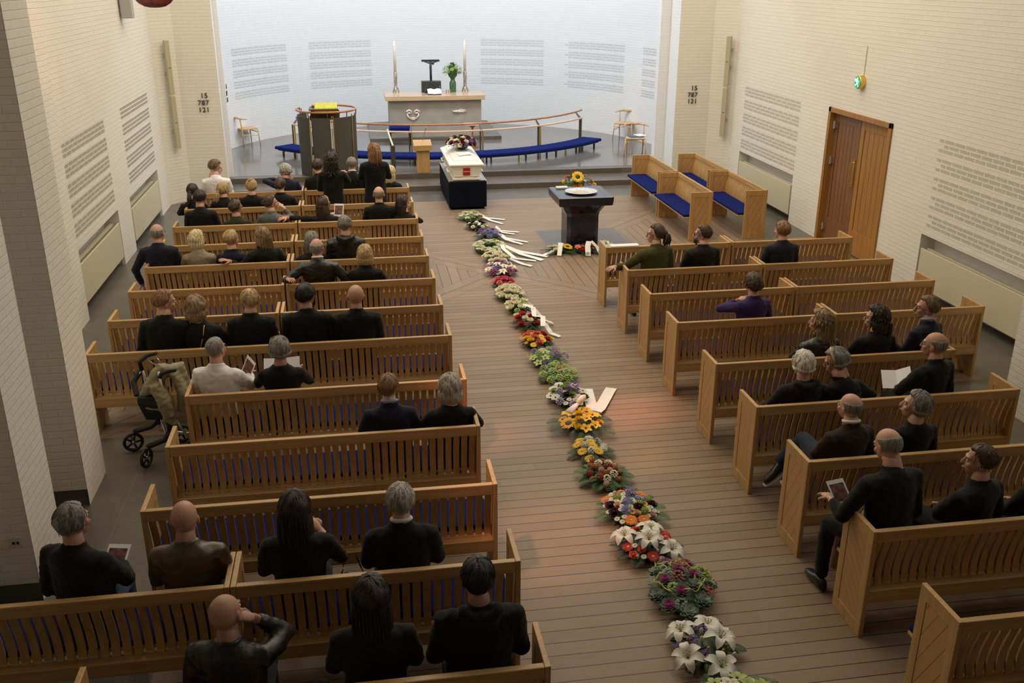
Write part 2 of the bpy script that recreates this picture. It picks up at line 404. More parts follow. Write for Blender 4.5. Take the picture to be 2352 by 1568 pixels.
# brick piers between the side windows
def pier(name, x0,x1,y0,y1):
    w=WB(); w.q((x0,y0),(x1,y0),.16,TOP,x0); w.q((x1,y0),(x1,y1),0,TOP,y0); w.q((x1,y1),(x0,y1),.16,TOP,0); w.q((x0,y1),(x0,y0),0,TOP,y0)
    w.q((x0,y0+.012),(x1,y0+.012),0,.16,0,1); w.q((x1,y1-.012),(x0,y1-.012),0,.16,0,1)
    w.flat([(x0,y0,.16),(x1,y0,.16),(x1,y0+.02,.16),(x0,y0+.02,.16)])
    return w.build(name,[BR,mat('dark_plinth',(.10,.10,.095),.6)])
k=1
for y in (7.9,6.5,5.1,3.7):
    pier('trim_%d'%(2+k), -4.5,-2.51,y,y+.6); pier('trim_%d'%(3+k), 6.76,8.8,y,y+.6); k+=2
# glazing between and behind the piers
m=MB(); m.box(-4.55,-4.5,2.5,8.5,0,TOP); struct('wall_window_bay_left',m,BR)
m=MB(); m.box(8.8,8.85,2.5,8.5,0,TOP); struct('wall_window_bay_right',m,BR)
m=MB(); m.box(-4.5,-3.8,8.5,8.55,0,TOP); m.box(8.0,8.8,8.5,8.55,0,TOP); m.box(-3.9,-3.8,-2.5,3.7,0,TOP); m.box(8.0,8.1,-2.5,3.7,0,TOP); struct('wall_rear_sides',m,PL)
# floor and chancel steps
m=MB(); m.quad((-4.6,-2.6,0),(8.9,-2.6,0),(8.9,20.58,0),(-4.6,20.58,0)); struct('floor',m,floor_mat(),fix=False)
m=MB(); m.box(-3.9,8.1,20.56,21.4,-.1,.115); struct('trim_11',m,STEP,bevel=.004)
m=MB(); m.box(-3.9,8.1,21.37,22.1,-.1,.23); struct('trim_12',m,STEP,bevel=.004)
m=MB(); m.box(-3.9,8.1,21.62,29.4,-.1,.234); struct('floor_chancel',m,STONE)
m=MB(); m.box(.35,3.85,25.75,28.9,.2,.33); struct('trim_13',m,STEP,bevel=.004)
# ------------------------------------------------------------ double door on the right wall
D1=oak('door_oak_warm',2,(.36,.175,.045)); D2=oak('door_oak_shaded',2,(.20,.098,.042))  # second oak is darkened: shade on the far leaf put into its colour
m=MB()
for a,b in ((13.55,13.63),(15.51,15.59)): m.box(7.97,8.22,a,b,0,2.30)
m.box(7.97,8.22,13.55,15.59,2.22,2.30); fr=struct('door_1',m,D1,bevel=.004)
def leaf(y0,y1,matl,name):
    m=MB(); m.box(8.09,8.13,y0,y1,.01,2.21)
    for a,b in ((y0,y0+.12),(y1-.12,y1)): m.box(8.075,8.09,a,b,.01,2.21)
    m.box(8.075,8.09,y0+.12,y1-.12,2.06,2.21); m.box(8.075,8.09,y0+.12,y1-.12,.01,.42)
    n=5; s=(y1-y0-.26)/n
    for i in range(n): m.box(8.082,8.09,y0+.13+i*s+.004,y0+.13+(i+1)*s-.004,.42,2.06)
    return struct(name,m,matl,parent=fr,bevel=.003)
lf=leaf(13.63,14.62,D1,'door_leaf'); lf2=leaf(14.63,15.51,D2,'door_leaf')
m=MB()
m.tube([(8.06,14.69,1.5),(8.0,14.69,1.5),(8.0,14.69,1.16),(8.06,14.69,1.16)],.012); m.box(8.06,8.076,14.66,14.72,1.1,1.56); put('door_handle',m,BRASS,lf,smooth=False)
m=MB()
for z in (1.95,1.35,.2): m.tube([(8.03,15.44,z),(8.03,15.44,z+.13)],.02); m.box(8.03,8.08,15.42,15.50,z+.01,z+.12)
put('hinge',m,STEEL,lf2)
m=MB(); m.box(7.2,7.97,13.5,15.6,0,.012); put('door_threshold',m,D1,fr)
# ------------------------------------------------------------ benches
def bench_mesh(L, infill):
    """local frame: x along the bench, y=0 back outer face, +y the way people look"""
    P={}
    m=MB()
    def panel(x0):
        x1=x0+.034
        m.box(x0,x1,0,.40,0,.105); m.box(x0,x1,0,.40,.775,.868)
        m.box(x0,x1,0,.075,.105,.775); m.box(x0,x1,.325,.40,.105,.775)
        m.box(x0+.004,x1-.004,.075,.325,.105,.775,1)
    mA=m; panel(0); P['end_panel_a']=m
    m=MB(); panel(L-.034); P['end_panel_b']=m
    m=MB(); m.box(.034,L-.034,0,.045,.778,.866); P['top_rail']=m
    m=MB(); m.prism([(.002,.285),(.034,.285),(.034,.368),(.088,.368),(.088,.385),(.002,.385)],0,.034,L-.034)
    P['bottom_rail']=m
    m=MB(); x=.034+.014; prof=[(.020,.80),(.034,.72),(.058,.64),(.076,.56),(.084,.48),(.078,.40),(.070,.386)]
    n=int(round((L-.075)/.0672)); pitch=(L-.068)/n
    for i in range(n):
        a=.034+i*pitch+.008; b=a+pitch-.0165
        f=[(y,z) for y,z in prof]; poly=f+[(y+.014,z) for y,z in reversed(prof)]
        m.prism(poly,0,a,b)
    P['slatted_back']=m
    m=MB(); m.box(.034,L-.034,.09,.50,.405,.43); P['seat']=m
    m=MB(); m.box(.04,L-.04,.10,.505,.43,.472); P['cushion']=m
    return P
def bench(L, infill, label, loc, rz=0, group='slatted oak church benches'):
    t=thing('church_bench',label,'bench',loc,rz,group)
    P=bench_mesh(L,infill); I=INF[infill]
    put('end_panel',P['end_panel_a'],[OZ,I],t,bevel=.004); put('end_panel',P['end_panel_b'],[OZ,I],t,bevel=.004)
    put('top_rail',P['top_rail'],OX,t,bevel=.006); put('bottom_rail',P['bottom_rail'],OX,t,bevel=.003)
    put('slatted_back',P['slatted_back'],OZ,t); put('seat',P['seat'],OX,t,bevel=.006); put('cushion',P['cushion'],BLUE,t,bevel=.014)
    return t
short=[bench(1.82,k,'',(0,0,0)) for k in (0,1)]; long_=[bench(2.54,k,'',(0,0,0)) for k in (0,1)]; used=set()
def setb(proto,k,label,loc,rz=0,group=None):
    p=proto[k]
    if id(p) not in used: used.add(id(p)); p.location=loc; p.rotation_euler=(0,0,rz); p['label']=label; o=p
    else: o=dup(p,loc,rz,label)
    if group: o['group']=group
    return o
ORD=['front','second','third','fourth','fifth','sixth','seventh','eighth','ninth','tenth','eleventh','twelfth','rearmost']
LY=[16.87,15.70,14.54,13.45,12.42,11.40,10.36,9.36]
for i,y in enumerate(LY):
    for j,(x,w_) in enumerate(((-2.79,'wall-side'),(-.95,'aisle-side'))):
        setb(short,i%2,'slatted oak bench, %s half of the %s row left of the aisle'%(w_,ORD[i]),(x,y,0),group='short benches left of the aisle')
for i,y in enumerate((8.18,7.18,6.19)):
    setb(long_,i%2,'long oak bench left of the aisle, %s'%('its end beside the rollator','empty, just below the rollator','directly before the bald man in brown leather')[i],(-1.65,y,0),group='long benches left of the aisle')
setb(short,1,'oak bench beside the brick pier, under the men in black coat and brown leather',(-2.75,5.18,0),group='short benches left of the aisle')
setb(short,0,'oak bench behind the long-haired woman and the white-collared suit',(-.925,5.18,0),group='short benches left of the aisle')
setb(long_,1,'bench at the bottom edge of the photo left of the aisle',(-1.65,4.16,0),group='long benches left of the aisle')
RY=[12.46,11.35,10.37,9.36]
for i,y in enumerate(RY):
    for x,w_ in ((3.32,'aisle-side'),(5.16,'wall-side')):
        setb(short,(i+1)%2,'slatted oak bench, %s half of the %s row right of the aisle'%(w_,ORD[i]),(x,y,0),group='short benches right of the aisle')
RL=['long oak bench behind the curly blond woman, right of the aisle','long oak bench behind the white-haired person, right of the aisle','long oak bench behind the bald man in brown jacket, right of the aisle','long oak bench behind the man with the photo booklet, right of the aisle','oak bench cut by the bottom right corner of the photo']
for i,y in enumerate((8.17,7.17,6.15,5.14,4.16)):
    setb(long_,(i+1)%2,RL[i],(3.32,y,0),group='long benches right of the aisle')
# choir benches turned towards the coffin: back towards the right wall
for x,y,l in ((6.07,17.62,'oak choir bench nearest the chancel steps, front row'),(6.07,15.70,'oak choir bench in front of the door, front row nearer the camera'),
              (7.07,17.62,'oak choir bench by the wall nearest the chancel, back row'),(7.07,15.70,'oak choir bench by the wall nearer the door, back row')):
    setb(short,1,l,(x,y,0),pi/2,group='choir benches beside the font')

# ------------------------------------------------------------ radiators, loudspeakers, numbers, exit sign
def radiator(x,s,y0,y1,label):
    t=thing('radiator',label,'radiator',(x,(y0+y1)/2,0),0,'flat radiators in the wall niches'); h=(y1-y0)/2-.05
    m=MB(); m.box(-s*.02,s*.005,-h,h,.14,.70); put('front_panel',m,CREAM,t,bevel=.006)
    m=MB(); m.box(-s*.15,-s*.09,-h,h,.14,.69); put('rear_panel',m,CREAM,t,bevel=.006)
    m=MB()
    for i in range(40):
        y=-h+.03+i*(2*h-.06)/39; m.box(min(-s*.09,-s*.02),max(-s*.09,-s*.02),y-.004,y+.004,.16,.675)
    put('convector_fins',m,CREAM,t)
    m=MB(); m.tube([(-s*.05,h-.04,.14),(-s*.05,h-.04,.07),(-s*.05,h+.03,.05),(-s*.05,h+.03,0)],.012); m.cbox((-s*.05,h-.02,.10),(.05,.05,.04)); put('valve',m,STEEL,t)
radiator(XL,1,13.22,15.72,'long cream radiator in the nearer niche of the left wall')
radiator(XL,1,16.60,19.10,'cream radiator in the left wall niche nearest the chancel')
radiator(XR,-1,16.74,19.40,'cream radiator in the right wall niche behind the choir benches')
radiator(XR,-1,9.72,12.40,'long cream radiator in the niche right of the door')
SPK=mat('beige_loudspeaker',(.46,.41,.28),.55); SPG=mat('grey_loudspeaker',(.42,.41,.40),.6)
def speaker(label,x,y,rz):
    t=thing('column_loudspeaker',label,'loudspeaker',(x,y,1.12),rz)
    for z in (0,1.05):
        m=MB(); m.box(-.052,.052,-.06,.0,z,z+1.02); put('speaker_column',m,SPK,t,bevel=.01)
        m=MB(); m.box(-.02,.02,-.063,-.06,z+.5,z+.51); put('badge',m,BLACK,t)
    for z in (.3,1.4,1.75): m=MB(); m.box(-.02,.02,0,.10,z,z+.07); put('bracket',m,SPK,t)
speaker('tall beige column loudspeaker on the left corner of the chancel wall',-3.56,20.16,R(44))
speaker('tall beige column loudspeaker on the right corner of the chancel wall',7.84,20.02,R(-46))
m=MB(); m.box(-.09,.09,-.09,.09,0,.9); t=put('wall_loudspeaker',m,SPG,bevel=.01); t.location=(XL+.12,17.78,3.69); tag(t,'grey box loudspeaker high on the left wall, cut by the top edge','loudspeaker')
INK=mat('dark_numerals',(.05,.038,.03),.5)
def text(parent,s,size,loc,rot,matl,ext=.004,align='RIGHT',name='numeral'):
    c=bpy.data.curves.new(name,'FONT'); c.body=s; c.size=size; c.extrude=ext; c.align_x=align; c.space_character=1.12; c.offset=.0012*size/.1
    o=bpy.data.objects.new('tmp',c); COL.objects.link(o); bpy.context.view_layer.update()
    me=bpy.data.meshes.new_from_object(o.evaluated_get(bpy.context.evaluated_depsgraph_get())); bpy.data.objects.remove(o)
    me.materials.clear(); me.materials.append(matl)
    return link(name,me,parent,loc,rot)
def hymns(label,x,y,z,rz,sc=1):
    t=thing('hymn_numbers',label,'hymn numbers',(x,y,z),rz)
    for i,(s,dx) in enumerate((('15',0),('787',.01),('121',.01))):
        text(t,s,.135*sc,(dx,-.008,.225-i*.138),(pi/2,0,0),INK)
hymns('dark hymn numbers 15, 787, 121 on the left chancel pillar',-2.90,20.39,1.84,0)
hymns('dark hymn numbers 15, 787, 121 on the right chancel pillar',7.33,20.39,1.83,0)
hymns('hymn numbers seen edge-on on the left inner arch face',-2.71,21.9,1.86,pi/2)
t=thing('exit_sign','round brass exit lamp with lit green face above the door','exit sign',(8.0,14.62,2.80))
m=MB(); m.loft([[(x,cos(2*pi*j/28)*r,sin(2*pi*j/28)*r) for j in range(28)] for x,r in ((0,.105),(-.085,.105),(-.092,.098))]); put('lamp_body',m,BRASS,t)
GR=mat('exit_green',(.01,.30,.12),.4,emit=.9); GW=mat('exit_white',(.75,1,.85),.4,emit=1.5)
m=MB(); m.loft([[(x,cos(2*pi*j/28)*.092,sin(2*pi*j/28)*.092) for j in range(28)] for x in (-.0925,-.096)]); f=put('lamp_face',m,GR,t)
m=MB(); X=-.099
m.ell((X,.0,.085),(.004,.02,.02)); m.tube([(X,0,.06),(X,.01,-.01)],.018,flat=1); m.tube([(X,.01,-.01),(X,-.04,-.04),(X,-.05,-.10)],.012); m.tube([(X,.01,-.01),(X,.04,-.06),(X,.09,-.07)],.012)
m.tube([(X,0,.05),(X,-.05,.03),(X,-.06,-.005)],.009); m.tube([(X,0,.05),(X,.05,.02),(X,.08,.045)],.009); m.box(X,X+.003,.03,.10,.01,.07)
for i,p in enumerate(m.v): m.v[i]=(X+(p[0]-X)*.2,p[1]*.70,p[2]*.70)
put('running_figure',m,GW,f)
m=MB(); m.box(8-.012,8,14.60,14.62,2.90,3.35); t=put('cable_conduit',m,CREAM); tag(t,'thin vertical cable cover above the exit lamp','conduit')
t=thing('wall_socket','white wall socket low on the grey brick pier face','socket',(-2.62,6.5,.52)); m=MB(); m.box(-.045,.045,-.012,0,-.045,.045); put('cover_plate',m,CREAM,t,bevel=.004)
m=MB(); m.cbox((-.012,-.013,0),(.02,.006,.02)); m.cbox((.018,-.013,0),(.014,.006,.02)); put('socket_holes',m,BLACK,t)
# ------------------------------------------------------------ altar group
GREY=mat('grey_altar_stone',(.35,.32,.27),.7,var=.10,vs=3,bump=.1,bs=40)
AT=mat('polished_pale_wood_altar_top',(.60,.42,.26),.18,var=.12,vs=3,stretch=(.6,6,6))
t=thing('altar','grey altar with pale wooden top and two white reliefs','altar',(2.1,26.28,.33))
m=MB(); m.box(-1.22,1.22,-.44,.44,0,.96); put('altar_body',m,GREY,t,bevel=.006)
m=MB(); m.box(-1.31,1.31,-.56,.52,.96,1.08); put('altar_top',m,AT,t,bevel=.008)
RL_=mat('white_relief',(.78,.74,.62),.6)
# relief of a face (brow, eyes, mouth) and of an open hand, on the altar front
m=MB()
for s in (-1,1):
    m.tube([(-.60+s*.155,-.457,.62),(-.60+s*.16,-.458,.68),(-.60+s*.10,-.458,.71),(-.60+s*.045,-.458,.68),(-.60+s*.055,-.457,.60)],[.012,.024,.028,.022,.012],8)
    m.ell((-.60+s*.10,-.457,.635),(.05,.018,.025)); m.tube([(-.60+s*.155,-.457,.62),(-.60+s*.13,-.458,.54),(-.60+s*.06,-.458,.475)],[.014,.02,.016],8)
m.ell((-.60,-.457,.50),(.075,.025,.022)); m.ell((-.60,-.457,.465),(.06,.022,.016))
put('face_relief',m,RL_,t,smooth=True)
m=MB(); m.tube([(.45,-.457,.66),(.54,-.458,.655),(.60,-.458,.66)],[.018,.03,.035],8,flat=1); m.ell((.63,-.458,.655),(.07,.02,.035))
for dz,l in ((.035,.13),(.018,.15),(0,.155),(-.018,.12)): m.tube([(.66,-.458,.655+dz*.7),(.66+l*.6,-.458,.66+dz*1.2),(.66+l,-.458,.648+dz*1.3)],[.012,.010,.007],6)
m.tube([(.60,-.458,.68),(.66,-.459,.71),(.71,-.458,.715)],[.012,.011,.007],6); put('hand_relief',m,RL_,t,smooth=True)
WAX=mat('ivory_candle_wax',(.85,.80,.68),.5); SIL=mat('cast_silver',(.55,.5,.45),.25,.9,var=.4,vs=40,bump=.6,bs=50); FL=mat('candle_flame',(1,.72,.45),.5,emit=9)
for x,l in ((1.11,'left'),(2.98,'right')):
    t=thing('candlestick','silver candlestick on the %s end of the altar'%l,'candlestick',(x,26.60,1.41),0,'altar candlesticks')
    m=MB(); m.lathe([(.035,.10),(.045,.12),(.048,.30),(.05,.52),(.045,.53)]); put('stem',m,SIL,t,smooth=True)
    m=MB()
    for k in range(3):
        a=k*2*pi/3+.4; m.tube([(cos(a)*.02,sin(a)*.02,.16),(cos(a)*.06,sin(a)*.06,.08),(cos(a)*.09,sin(a)*.09,0.005)],[.03,.025,.018],8)
    put('foot',m,SIL,t,smooth=True)
    c=thing('altar_candle','tall ivory candle burning in the %s candlestick'%l,'candle',(x,26.60,1.94),0,'altar candles')
    m=MB(); m.lathe([(.038,0),(.036,.70),(.03,.72),(.01,.715)],n=16); put('candle_shaft',m,WAX,c,smooth=True)
    m=MB(); m.tube([(0,0,.715),(0,0,.735)],.003,6); put('wick',m,BLACK,c)
    m=MB(); m.lathe([(.002,.728),(.010,.74),(.012,.752),(.006,.78),(.001,.80)],n=10); put('flame',m,FL,c,smooth=True)
BRZ=mat('dark_bronze',(.035,.042,.045),.5,.4,bump=.4,bs=30)
t=thing('crucifix','dark T-shaped bronze cross on a black block on the altar','cross',(2.06,26.62,1.41))
m=MB(); m.box(-.26,.26,-.13,.13,0,.29); put('base_block',m,mat('black_green_block',(.04,.045,.035),.4,var=.2,vs=12),t,bevel=.004)
m=MB(); m.box(-.03,.03,-.02,.03,.29,.80); m.box(-.24,.24,-.02,.03,.79,.84); put('cross_beams',m,BRZ,t,bevel=.004)
m=MB(); m.tube([(-.18,-.035,.80),(-.08,-.04,.765),(0,-.045,.76),(.08,-.045,.77),(.2,-.035,.80)],[.012,.018,.03,.018,.010],8)
m.ell((.06,-.06,.745),(.032,.03,.035)); m.tube([(0,-.045,.76),(-.01,-.05,.62),(0,-.05,.5),(.005,-.045,.36)],[.035,.028,.028,.014],8); put('hanging_figure',m,BRZ,t,smooth=True)
t=thing('altar_book','white open book on a low stand at the altar front','book',(2.10,26.05,1.41)); m=MB(); m.prism([(-.12,0),(.12,.0),(.12,.10),(-.12,.03)],0,-.17,.17); put('book_stand',m,BRZ,t,bevel=.004)
m=MB()
for s in (-1,1): m.add([(0,-.13,.035),(s*.09,-.13,.062),(s*.18,-.13,.045),(s*.18,.13,.125),(s*.09,.13,.142),(0,.13,.115),(0,-.13,.02),(s*.18,-.13,.028),(s*.18,.13,.108),(0,.13,.1)],[(0,1,4,5),(1,2,3,4),(0,6,7,2,1),(2,7,8,3),(5,4,3,8,9)])
put('pages',m,PAPER,t)
for x,y,l,c in ((1.90,26.35,'small dark bronze figurine beside the altar cross',BRZ),(2.27,26.35,'small blue glass flask in front of the altar cross',mat('blue_glass',(.05,.12,.45),.15))):
    m=MB(); m.lathe([(.035,0),(.045,.03),(.03,.09),(.012,.12),(.018,.17),(.004,.19)],n=14); o=put('altar_vessel',m,c,smooth=True); o.location=(x,y,1.41); tag(o,l,'vessel')
for x in (2.43,2.48,2.53):
    m=MB(); m.tube([(0,0,0),(0,0,.10)],.012,8); o=put('small_glass',m,mat('amber_glass',(.4,.22,.12),.2)); o.location=(x,26.2,1.41); tag(o,'tiny amber glass standing right of the altar book','glass','small glasses on the altar')

# ------------------------------------------------------------ communion rail and kneeler round the altar
RC=(2.1,27.5)
def arc(r,a,z): return (RC[0]+r*cos(R(a)), RC[1]+r*sin(R(a)), z)
RAILW=mat('reddish_polished_rail_wood',(.42,.17,.075),.25,var=.15,vs=6); SHW=mat('pale_pink_oiled_wood',(.66,.44,.32),.35,var=.1,vs=6); DST=mat('dark_grey_steel',(.09,.085,.08),.45,.5)
t=thing('communion_rail','curved wooden communion rail on dark and brass posts before the altar','railing',(2.1,27.5,.234))
A=lambda r,a,z: (r*cos(R(a)), r*sin(R(a)), z-.234)
m=MB(); m.tube([A(4.47,-142.8+i*2.77,1.05) for i in range(41)],.022,10); put('handrail',m,RAILW,t,smooth=True)
m=MB(); rings=[[A(r,-141.5+i*2.59,z) for r,z in ((4.58,.90),(4.70,.90),(4.70,.925),(4.58,.925))] for i in range(41)]; m.loft(rings); put('cup_shelf',m,SHW,t)
for a in (-141.5,-121,-100.5,-79.5,-59.5,-38):
    m=MB(); rot=Matrix.Rotation(R(a),3,'Z')
    for da in (-.03,.03): m.cbox(rot@V((4.64,da,.335)),(.05,.022,.67),0 if da<0 else 1,rot)
    m.tube([rot@V((4.64,0,.66)),rot@V((4.50,0,.81))],[.028,.018],6,0); put('post',m,[DST,BRASS],t)
t=thing('kneeler','curved kneeling bench with royal blue cushion around the rail','kneeler',(2.1,27.5,.234))
m=MB(); m.loft([[A(r,-140+i*2.5,z) for r,z in ((4.80,.40),(5.32,.40),(5.34,.43),(5.32,.47),(4.80,.47),(4.78,.43))] for i in range(41)]); put('kneeler_cushion',m,BLUE,t,smooth=False,bevel=.008)
m=MB(); m.loft([[A(r,-139.5+i*2.475,z) for r,z in ((4.85,.37),(5.27,.37),(5.27,.399),(4.85,.399))] for i in range(41)]); put('kneeler_frame',m,DST,t)
for i,a in enumerate((-138,-129,-119,-109,-99,-89,-79,-69,-59,-51,-42)):
    m=MB(); rot=Matrix.Rotation(R(a),3,'Z')
    for r in (4.88,5.22): m.cbox(rot@V((r,0,.075)),(.04,.03,.15),1 if (i%2 and r<5) else 0,rot)
    m.cbox(rot@V((5.05,0,.12)),(.36,.03,.03),0,rot); put('kneeler_leg',m,[DST,BRASS],t)
t=thing('chancel_stool','blue-cushioned stool behind the communion rail','stool',(1.12,25.3,.234)); m=MB(); m.box(-.27,.27,-.2,.2,.38,.46); put('seat_cushion',m,BLUE,t,bevel=.012)
m=MB(); m.box(-.27,.27,-.2,.2,.33,.38); put('seat_frame',m,BLACK,t)
for sx in (-1,1):
    for sy in (-1,1): m=MB(); m.box(sx*.25-.015,sx*.25+.015,sy*.18-.015,sy*.18+.015,0,.33); put('leg',m,BLACK,t)
t=thing('side_table','small square light oak table on a single stem behind the coffin','table',(2.92,24.55,.234)); m=MB(); m.box(-.2,.2,-.2,.2,.58,.605); put('table_top',m,SHW,t,bevel=.004)
m=MB(); m.prism([(-.02,0),(.02,0),(.02,.50),(.12,.58),(-.12,.58),(-.02,.50)],1,-.015,.015); put('stem',m,RAILW,t); m=MB(); m.box(-.15,.15,-.02,.02,0,.03); m.box(-.02,.02,-.15,.15,0,.03); put('foot',m,RAILW,t)

# ------------------------------------------------------------ pulpit
PX,PY=-.63,21.86
GP=mat('dark_olive_cloth_panel',(.062,.056,.042),.75,var=.1,vs=60)
t=thing('pulpit','round pulpit of dark olive panels with brass strips and wooden ring rail','pulpit',(PX,PY,0))
def c_(r,a,z): return (r*cos(R(a)), r*sin(R(a)), z)
segs=[(-178,-128),(-122,-92),(-84,-34),(-30,10),(150,178)]
for a,b in ((-179,-125),(-120,-82),(-77,-33),(-31,14),(136,180)):
    n=10; m=MB(); m.loft([[c_(.60,a+(b-a)*i/n,.02),c_(.62,a+(b-a)*i/n,.02),c_(.64,a+(b-a)*i/n,1.50),c_(.62,a+(b-a)*i/n,1.50)] for i in range(n+1)]); put('drum_panel',m,GP,t)
for a in (-122.5,-79.5,-76.5,-32):
    m=MB(); rot=Matrix.Rotation(R(a),3,'Z'); m.cbox(rot@V((.645,0,.80)),(.02,.016,1.5),0,rot); put('brass_strip',m,BRASS,t)
m=MB(); m.tube([c_(.65,120-i*6.5,1.62) for i in range(51)],.022,10); put('ring_rail',m,RAILW,t,smooth=True)
m=MB()
for a in (120,150,-126,-87,-46,0,-204): m.tube([c_(.63,a,1.48),c_(.645,a,1.60)],.012,6)
put('rail_bracket',m,DST,t)
m=MB(); m.lathe([(.56,.3),(.56,.34)],n=24); put('pulpit_floor',m,OX,t)
m=MB(); m.prism([(-.36,1.42),(.28,1.42),(.30,1.60),(.20,1.72),(-.30,1.72)],1,-.30,-.27); m.prism([(-.35,1.66),(.25,1.66),(.25,1.69),(-.35,1.69)],1,-.6,-.1); put('book_rest',m,mat('dark_walnut',(.10,.06,.03),.4),t)
l=thing('pulpit_cloth','yellow-green cloth folded over the pulpit desk','cloth',(PX,PY-.42,1.72)); YG=mat('yellow_green_brocade',(.50,.46,.045),.7,var=.3,vs=30,bump=.3,bs=60)
m=MB(); m.box(-.23,.25,-.14,.14,-.005,.03); m.prism([(-.155,.02),(-.13,.02),(-.13,-.08),(-.155,-.08)],0,-.23,.25); 
rot=Matrix.Rotation(R(18),4,'X'); m2=MB(); m2.merge(m,rot); put('cloth_fabric',m2,YG,l,bevel=.006)
# stair handrail post beside the pulpit
t=thing('handrail_post','dark post with sloping pale handrail at the chancel step','handrail',(.78,21.5,.115))
m=MB(); m.box(-.045,.045,-.02,.02,0,.72); put('post',m,DST,t); m=MB(); m.tube([(0,-.01,.72),(-.06,1.45,.86)],.022,8); put('handrail',m,mat('pale_ash_handrail',(.66,.56,.36),.4),t)
# lectern
t=thing('lectern','small light oak lectern with slanted top and microphone','lectern',(1.43,21.50,.234))
m=MB(); m.box(-.13,.15,-.10,.12,0,.56); put('lectern_body',m,OZ,t,bevel=.004)
m=MB(); m.prism([(-.16,.50),(.17,.56),(.17,.70),(-.16,.62)],0,-.20,.20); put('slanted_desk',m,OX,t,bevel=.004)
m=MB(); m.tube([(.02,.1,.66),(.06,.1,.84),(.09,.08,.93)],.006,6); m.tube([(.088,.08,.92),(.10,.07,.97)],.013,8); put('microphone',m,RAILW,t)
# ------------------------------------------------------------ light wooden chairs (three-legged look with horn back)
ASH=mat('soaped_beech',(.58,.36,.18),.4,var=.12,vs=10); CANE=mat('woven_seat_cord',(.60,.40,.22),.8,bump=.6,bs=160)
def horn_chair(label,loc,rz):
    t=thing('wooden_chair',label,'chair',loc,rz,'light wooden chairs in the chancel')
    m=MB(); m.prism([(-.25,.22),(-.20,-.20),(.20,-.20),(.25,.22),(.12,.25),(-.12,.25)],2,.425,.455); put('seat',m,CANE,t,bevel=.008)
    for sx in (-1,1):
        m=MB(); m.tube([(sx*.235,.21,.45),(sx*.25,.225,.2),(sx*.262,.24,0)],[.018,.017,.011],8); put('leg',m,ASH,t,smooth=True)
        m=MB(); m.tube([(sx*.19,-.19,.0),(sx*.20,-.195,.3),(sx*.20,-.20,.46),(sx*.21,-.235,.72)],[.011,.018,.02,.014],8); put('leg',m,ASH,t,smooth=True)
        m=MB(); m.tube([(sx*.245,.21,.27),(sx*.20,-.19,.30)],.010,6); put('stretcher',m,ASH,t)
    m=MB(); m.tube([(-.245,.21,.36),(.245,.21,.36)],.011,6); m.tube([(-.2,-.19,.36),(.2,-.19,.36)],.011,6); put('stretcher',m,ASH,t)
    m=MB(); m.tube([(-.30,-.08,.70),(-.24,-.22,.72),(-.10,-.27,.735),(.10,-.27,.735),(.24,-.22,.72),(.30,-.08,.70)],[.014,.026,.042,.042,.026,.014],10,flat=.7,up=(0,0,1)); put('horn_back',m,ASH,t,smooth=True)
    return t
horn_chair('light wooden horn-back chair left of the pulpit',(-2.80,25.75,.234),R(60)*-1)
horn_chair('light wooden chair at the right, farther back and turned sideways',(7.12,25.25,.234),R(150))
horn_chair('light wooden chair at the right with a blue book on its seat',(6.72,22.85,.234),R(165))
for i,(dx,c,l) in enumerate(((-.06,mat('blue_book_cover',(.06,.12,.22),.5),'flat blue book lying on the nearer right chair'),(.12,PAPER,'white leaflets lying on the nearer right chair'))):
    m=MB(); m.box(-.11,.11,-.14,.14,0,.02); o=put('book',m,c,bevel=.003); o.location=(6.72+dx,22.85,.691+i*.022); o.rotation_euler=(0,0,.3*i); tag(o,l,'book')

# ------------------------------------------------------------ bier and coffin
t=thing('coffin_bier','navy and black draped rectangular coffin bier with steel rim','bier',(2.12,19.76,0))
m=MB(); m.box(-.375,.375,-1.06,1.04,.05,.56); m.box(-.33,.33,-1.0,1.0,.0,.05); put('bier_body',m,mat('navy_black_velvet',(.004,.006,.013),.85,var=.3,vs=5,spec=.12),t,bevel=.006)
m=MB(); 
for sx in (-1,1): m.box(sx*.365-.01,sx*.365+.01,-1.06,1.04,.56,.575)
m.box(-.36,.36,-.98,1.0,.561,.566); put('steel_top_rail',m,STEEL,t)
CW=mat('white_lacquered_coffin',(.82,.78,.68),.35)
t=thing('coffin','white panelled coffin on the dark bier','coffin',(2.11,19.78,.575))
def rect(wx,y0,y1,z): return [(-wx,y0,z),(wx,y0,z),(wx,y1,z),(-wx,y1,z)]
m=MB(); m.loft([rect(.27,-.98,.98,0),rect(.27,-.98,.98,.03),rect(.255,-.965,.965,.035),rect(.255,-.965,.965,.065),rect(.26,-.955,.955,.07),rect(.315,-.99,.99,.285)]); put('coffin_case',m,CW,t,bevel=.004)
m=MB(); m.loft([rect(.345,-1.02,1.02,.285),rect(.345,-1.02,1.02,.31),rect(.33,-1.0,1.0,.325),rect(.255,-.90,.90,.36),rect(.25,-.89,.89,.375),rect(.14,-.72,.72,.43),rect(.135,-.71,.71,.435)]); put('coffin_lid',m,CW,t,bevel=.003)
for sx in (-1,1):
    for y in (-.62,0,.62):
        m=MB(); m.tube([(sx*.30,y-.16,.14),(sx*.345,y-.16,.13),(sx*.345,y+.16,.13),(sx*.30,y+.16,.14)],.014,8); m.cbox((sx*.30,y-.16,.15),(.02,.05,.07)); m.cbox((sx*.30,y+.16,.15),(.02,.05,.07)); put('carrying_handle',m,CW,t)
m=MB()
for x in (-.16,.16): m.tube([(x-.09,-.975,.085),(x,-.98,.08),(x+.09,-.975,.085)],[.006,.01,.006],6)
put('end_moulding',m,CW,t)
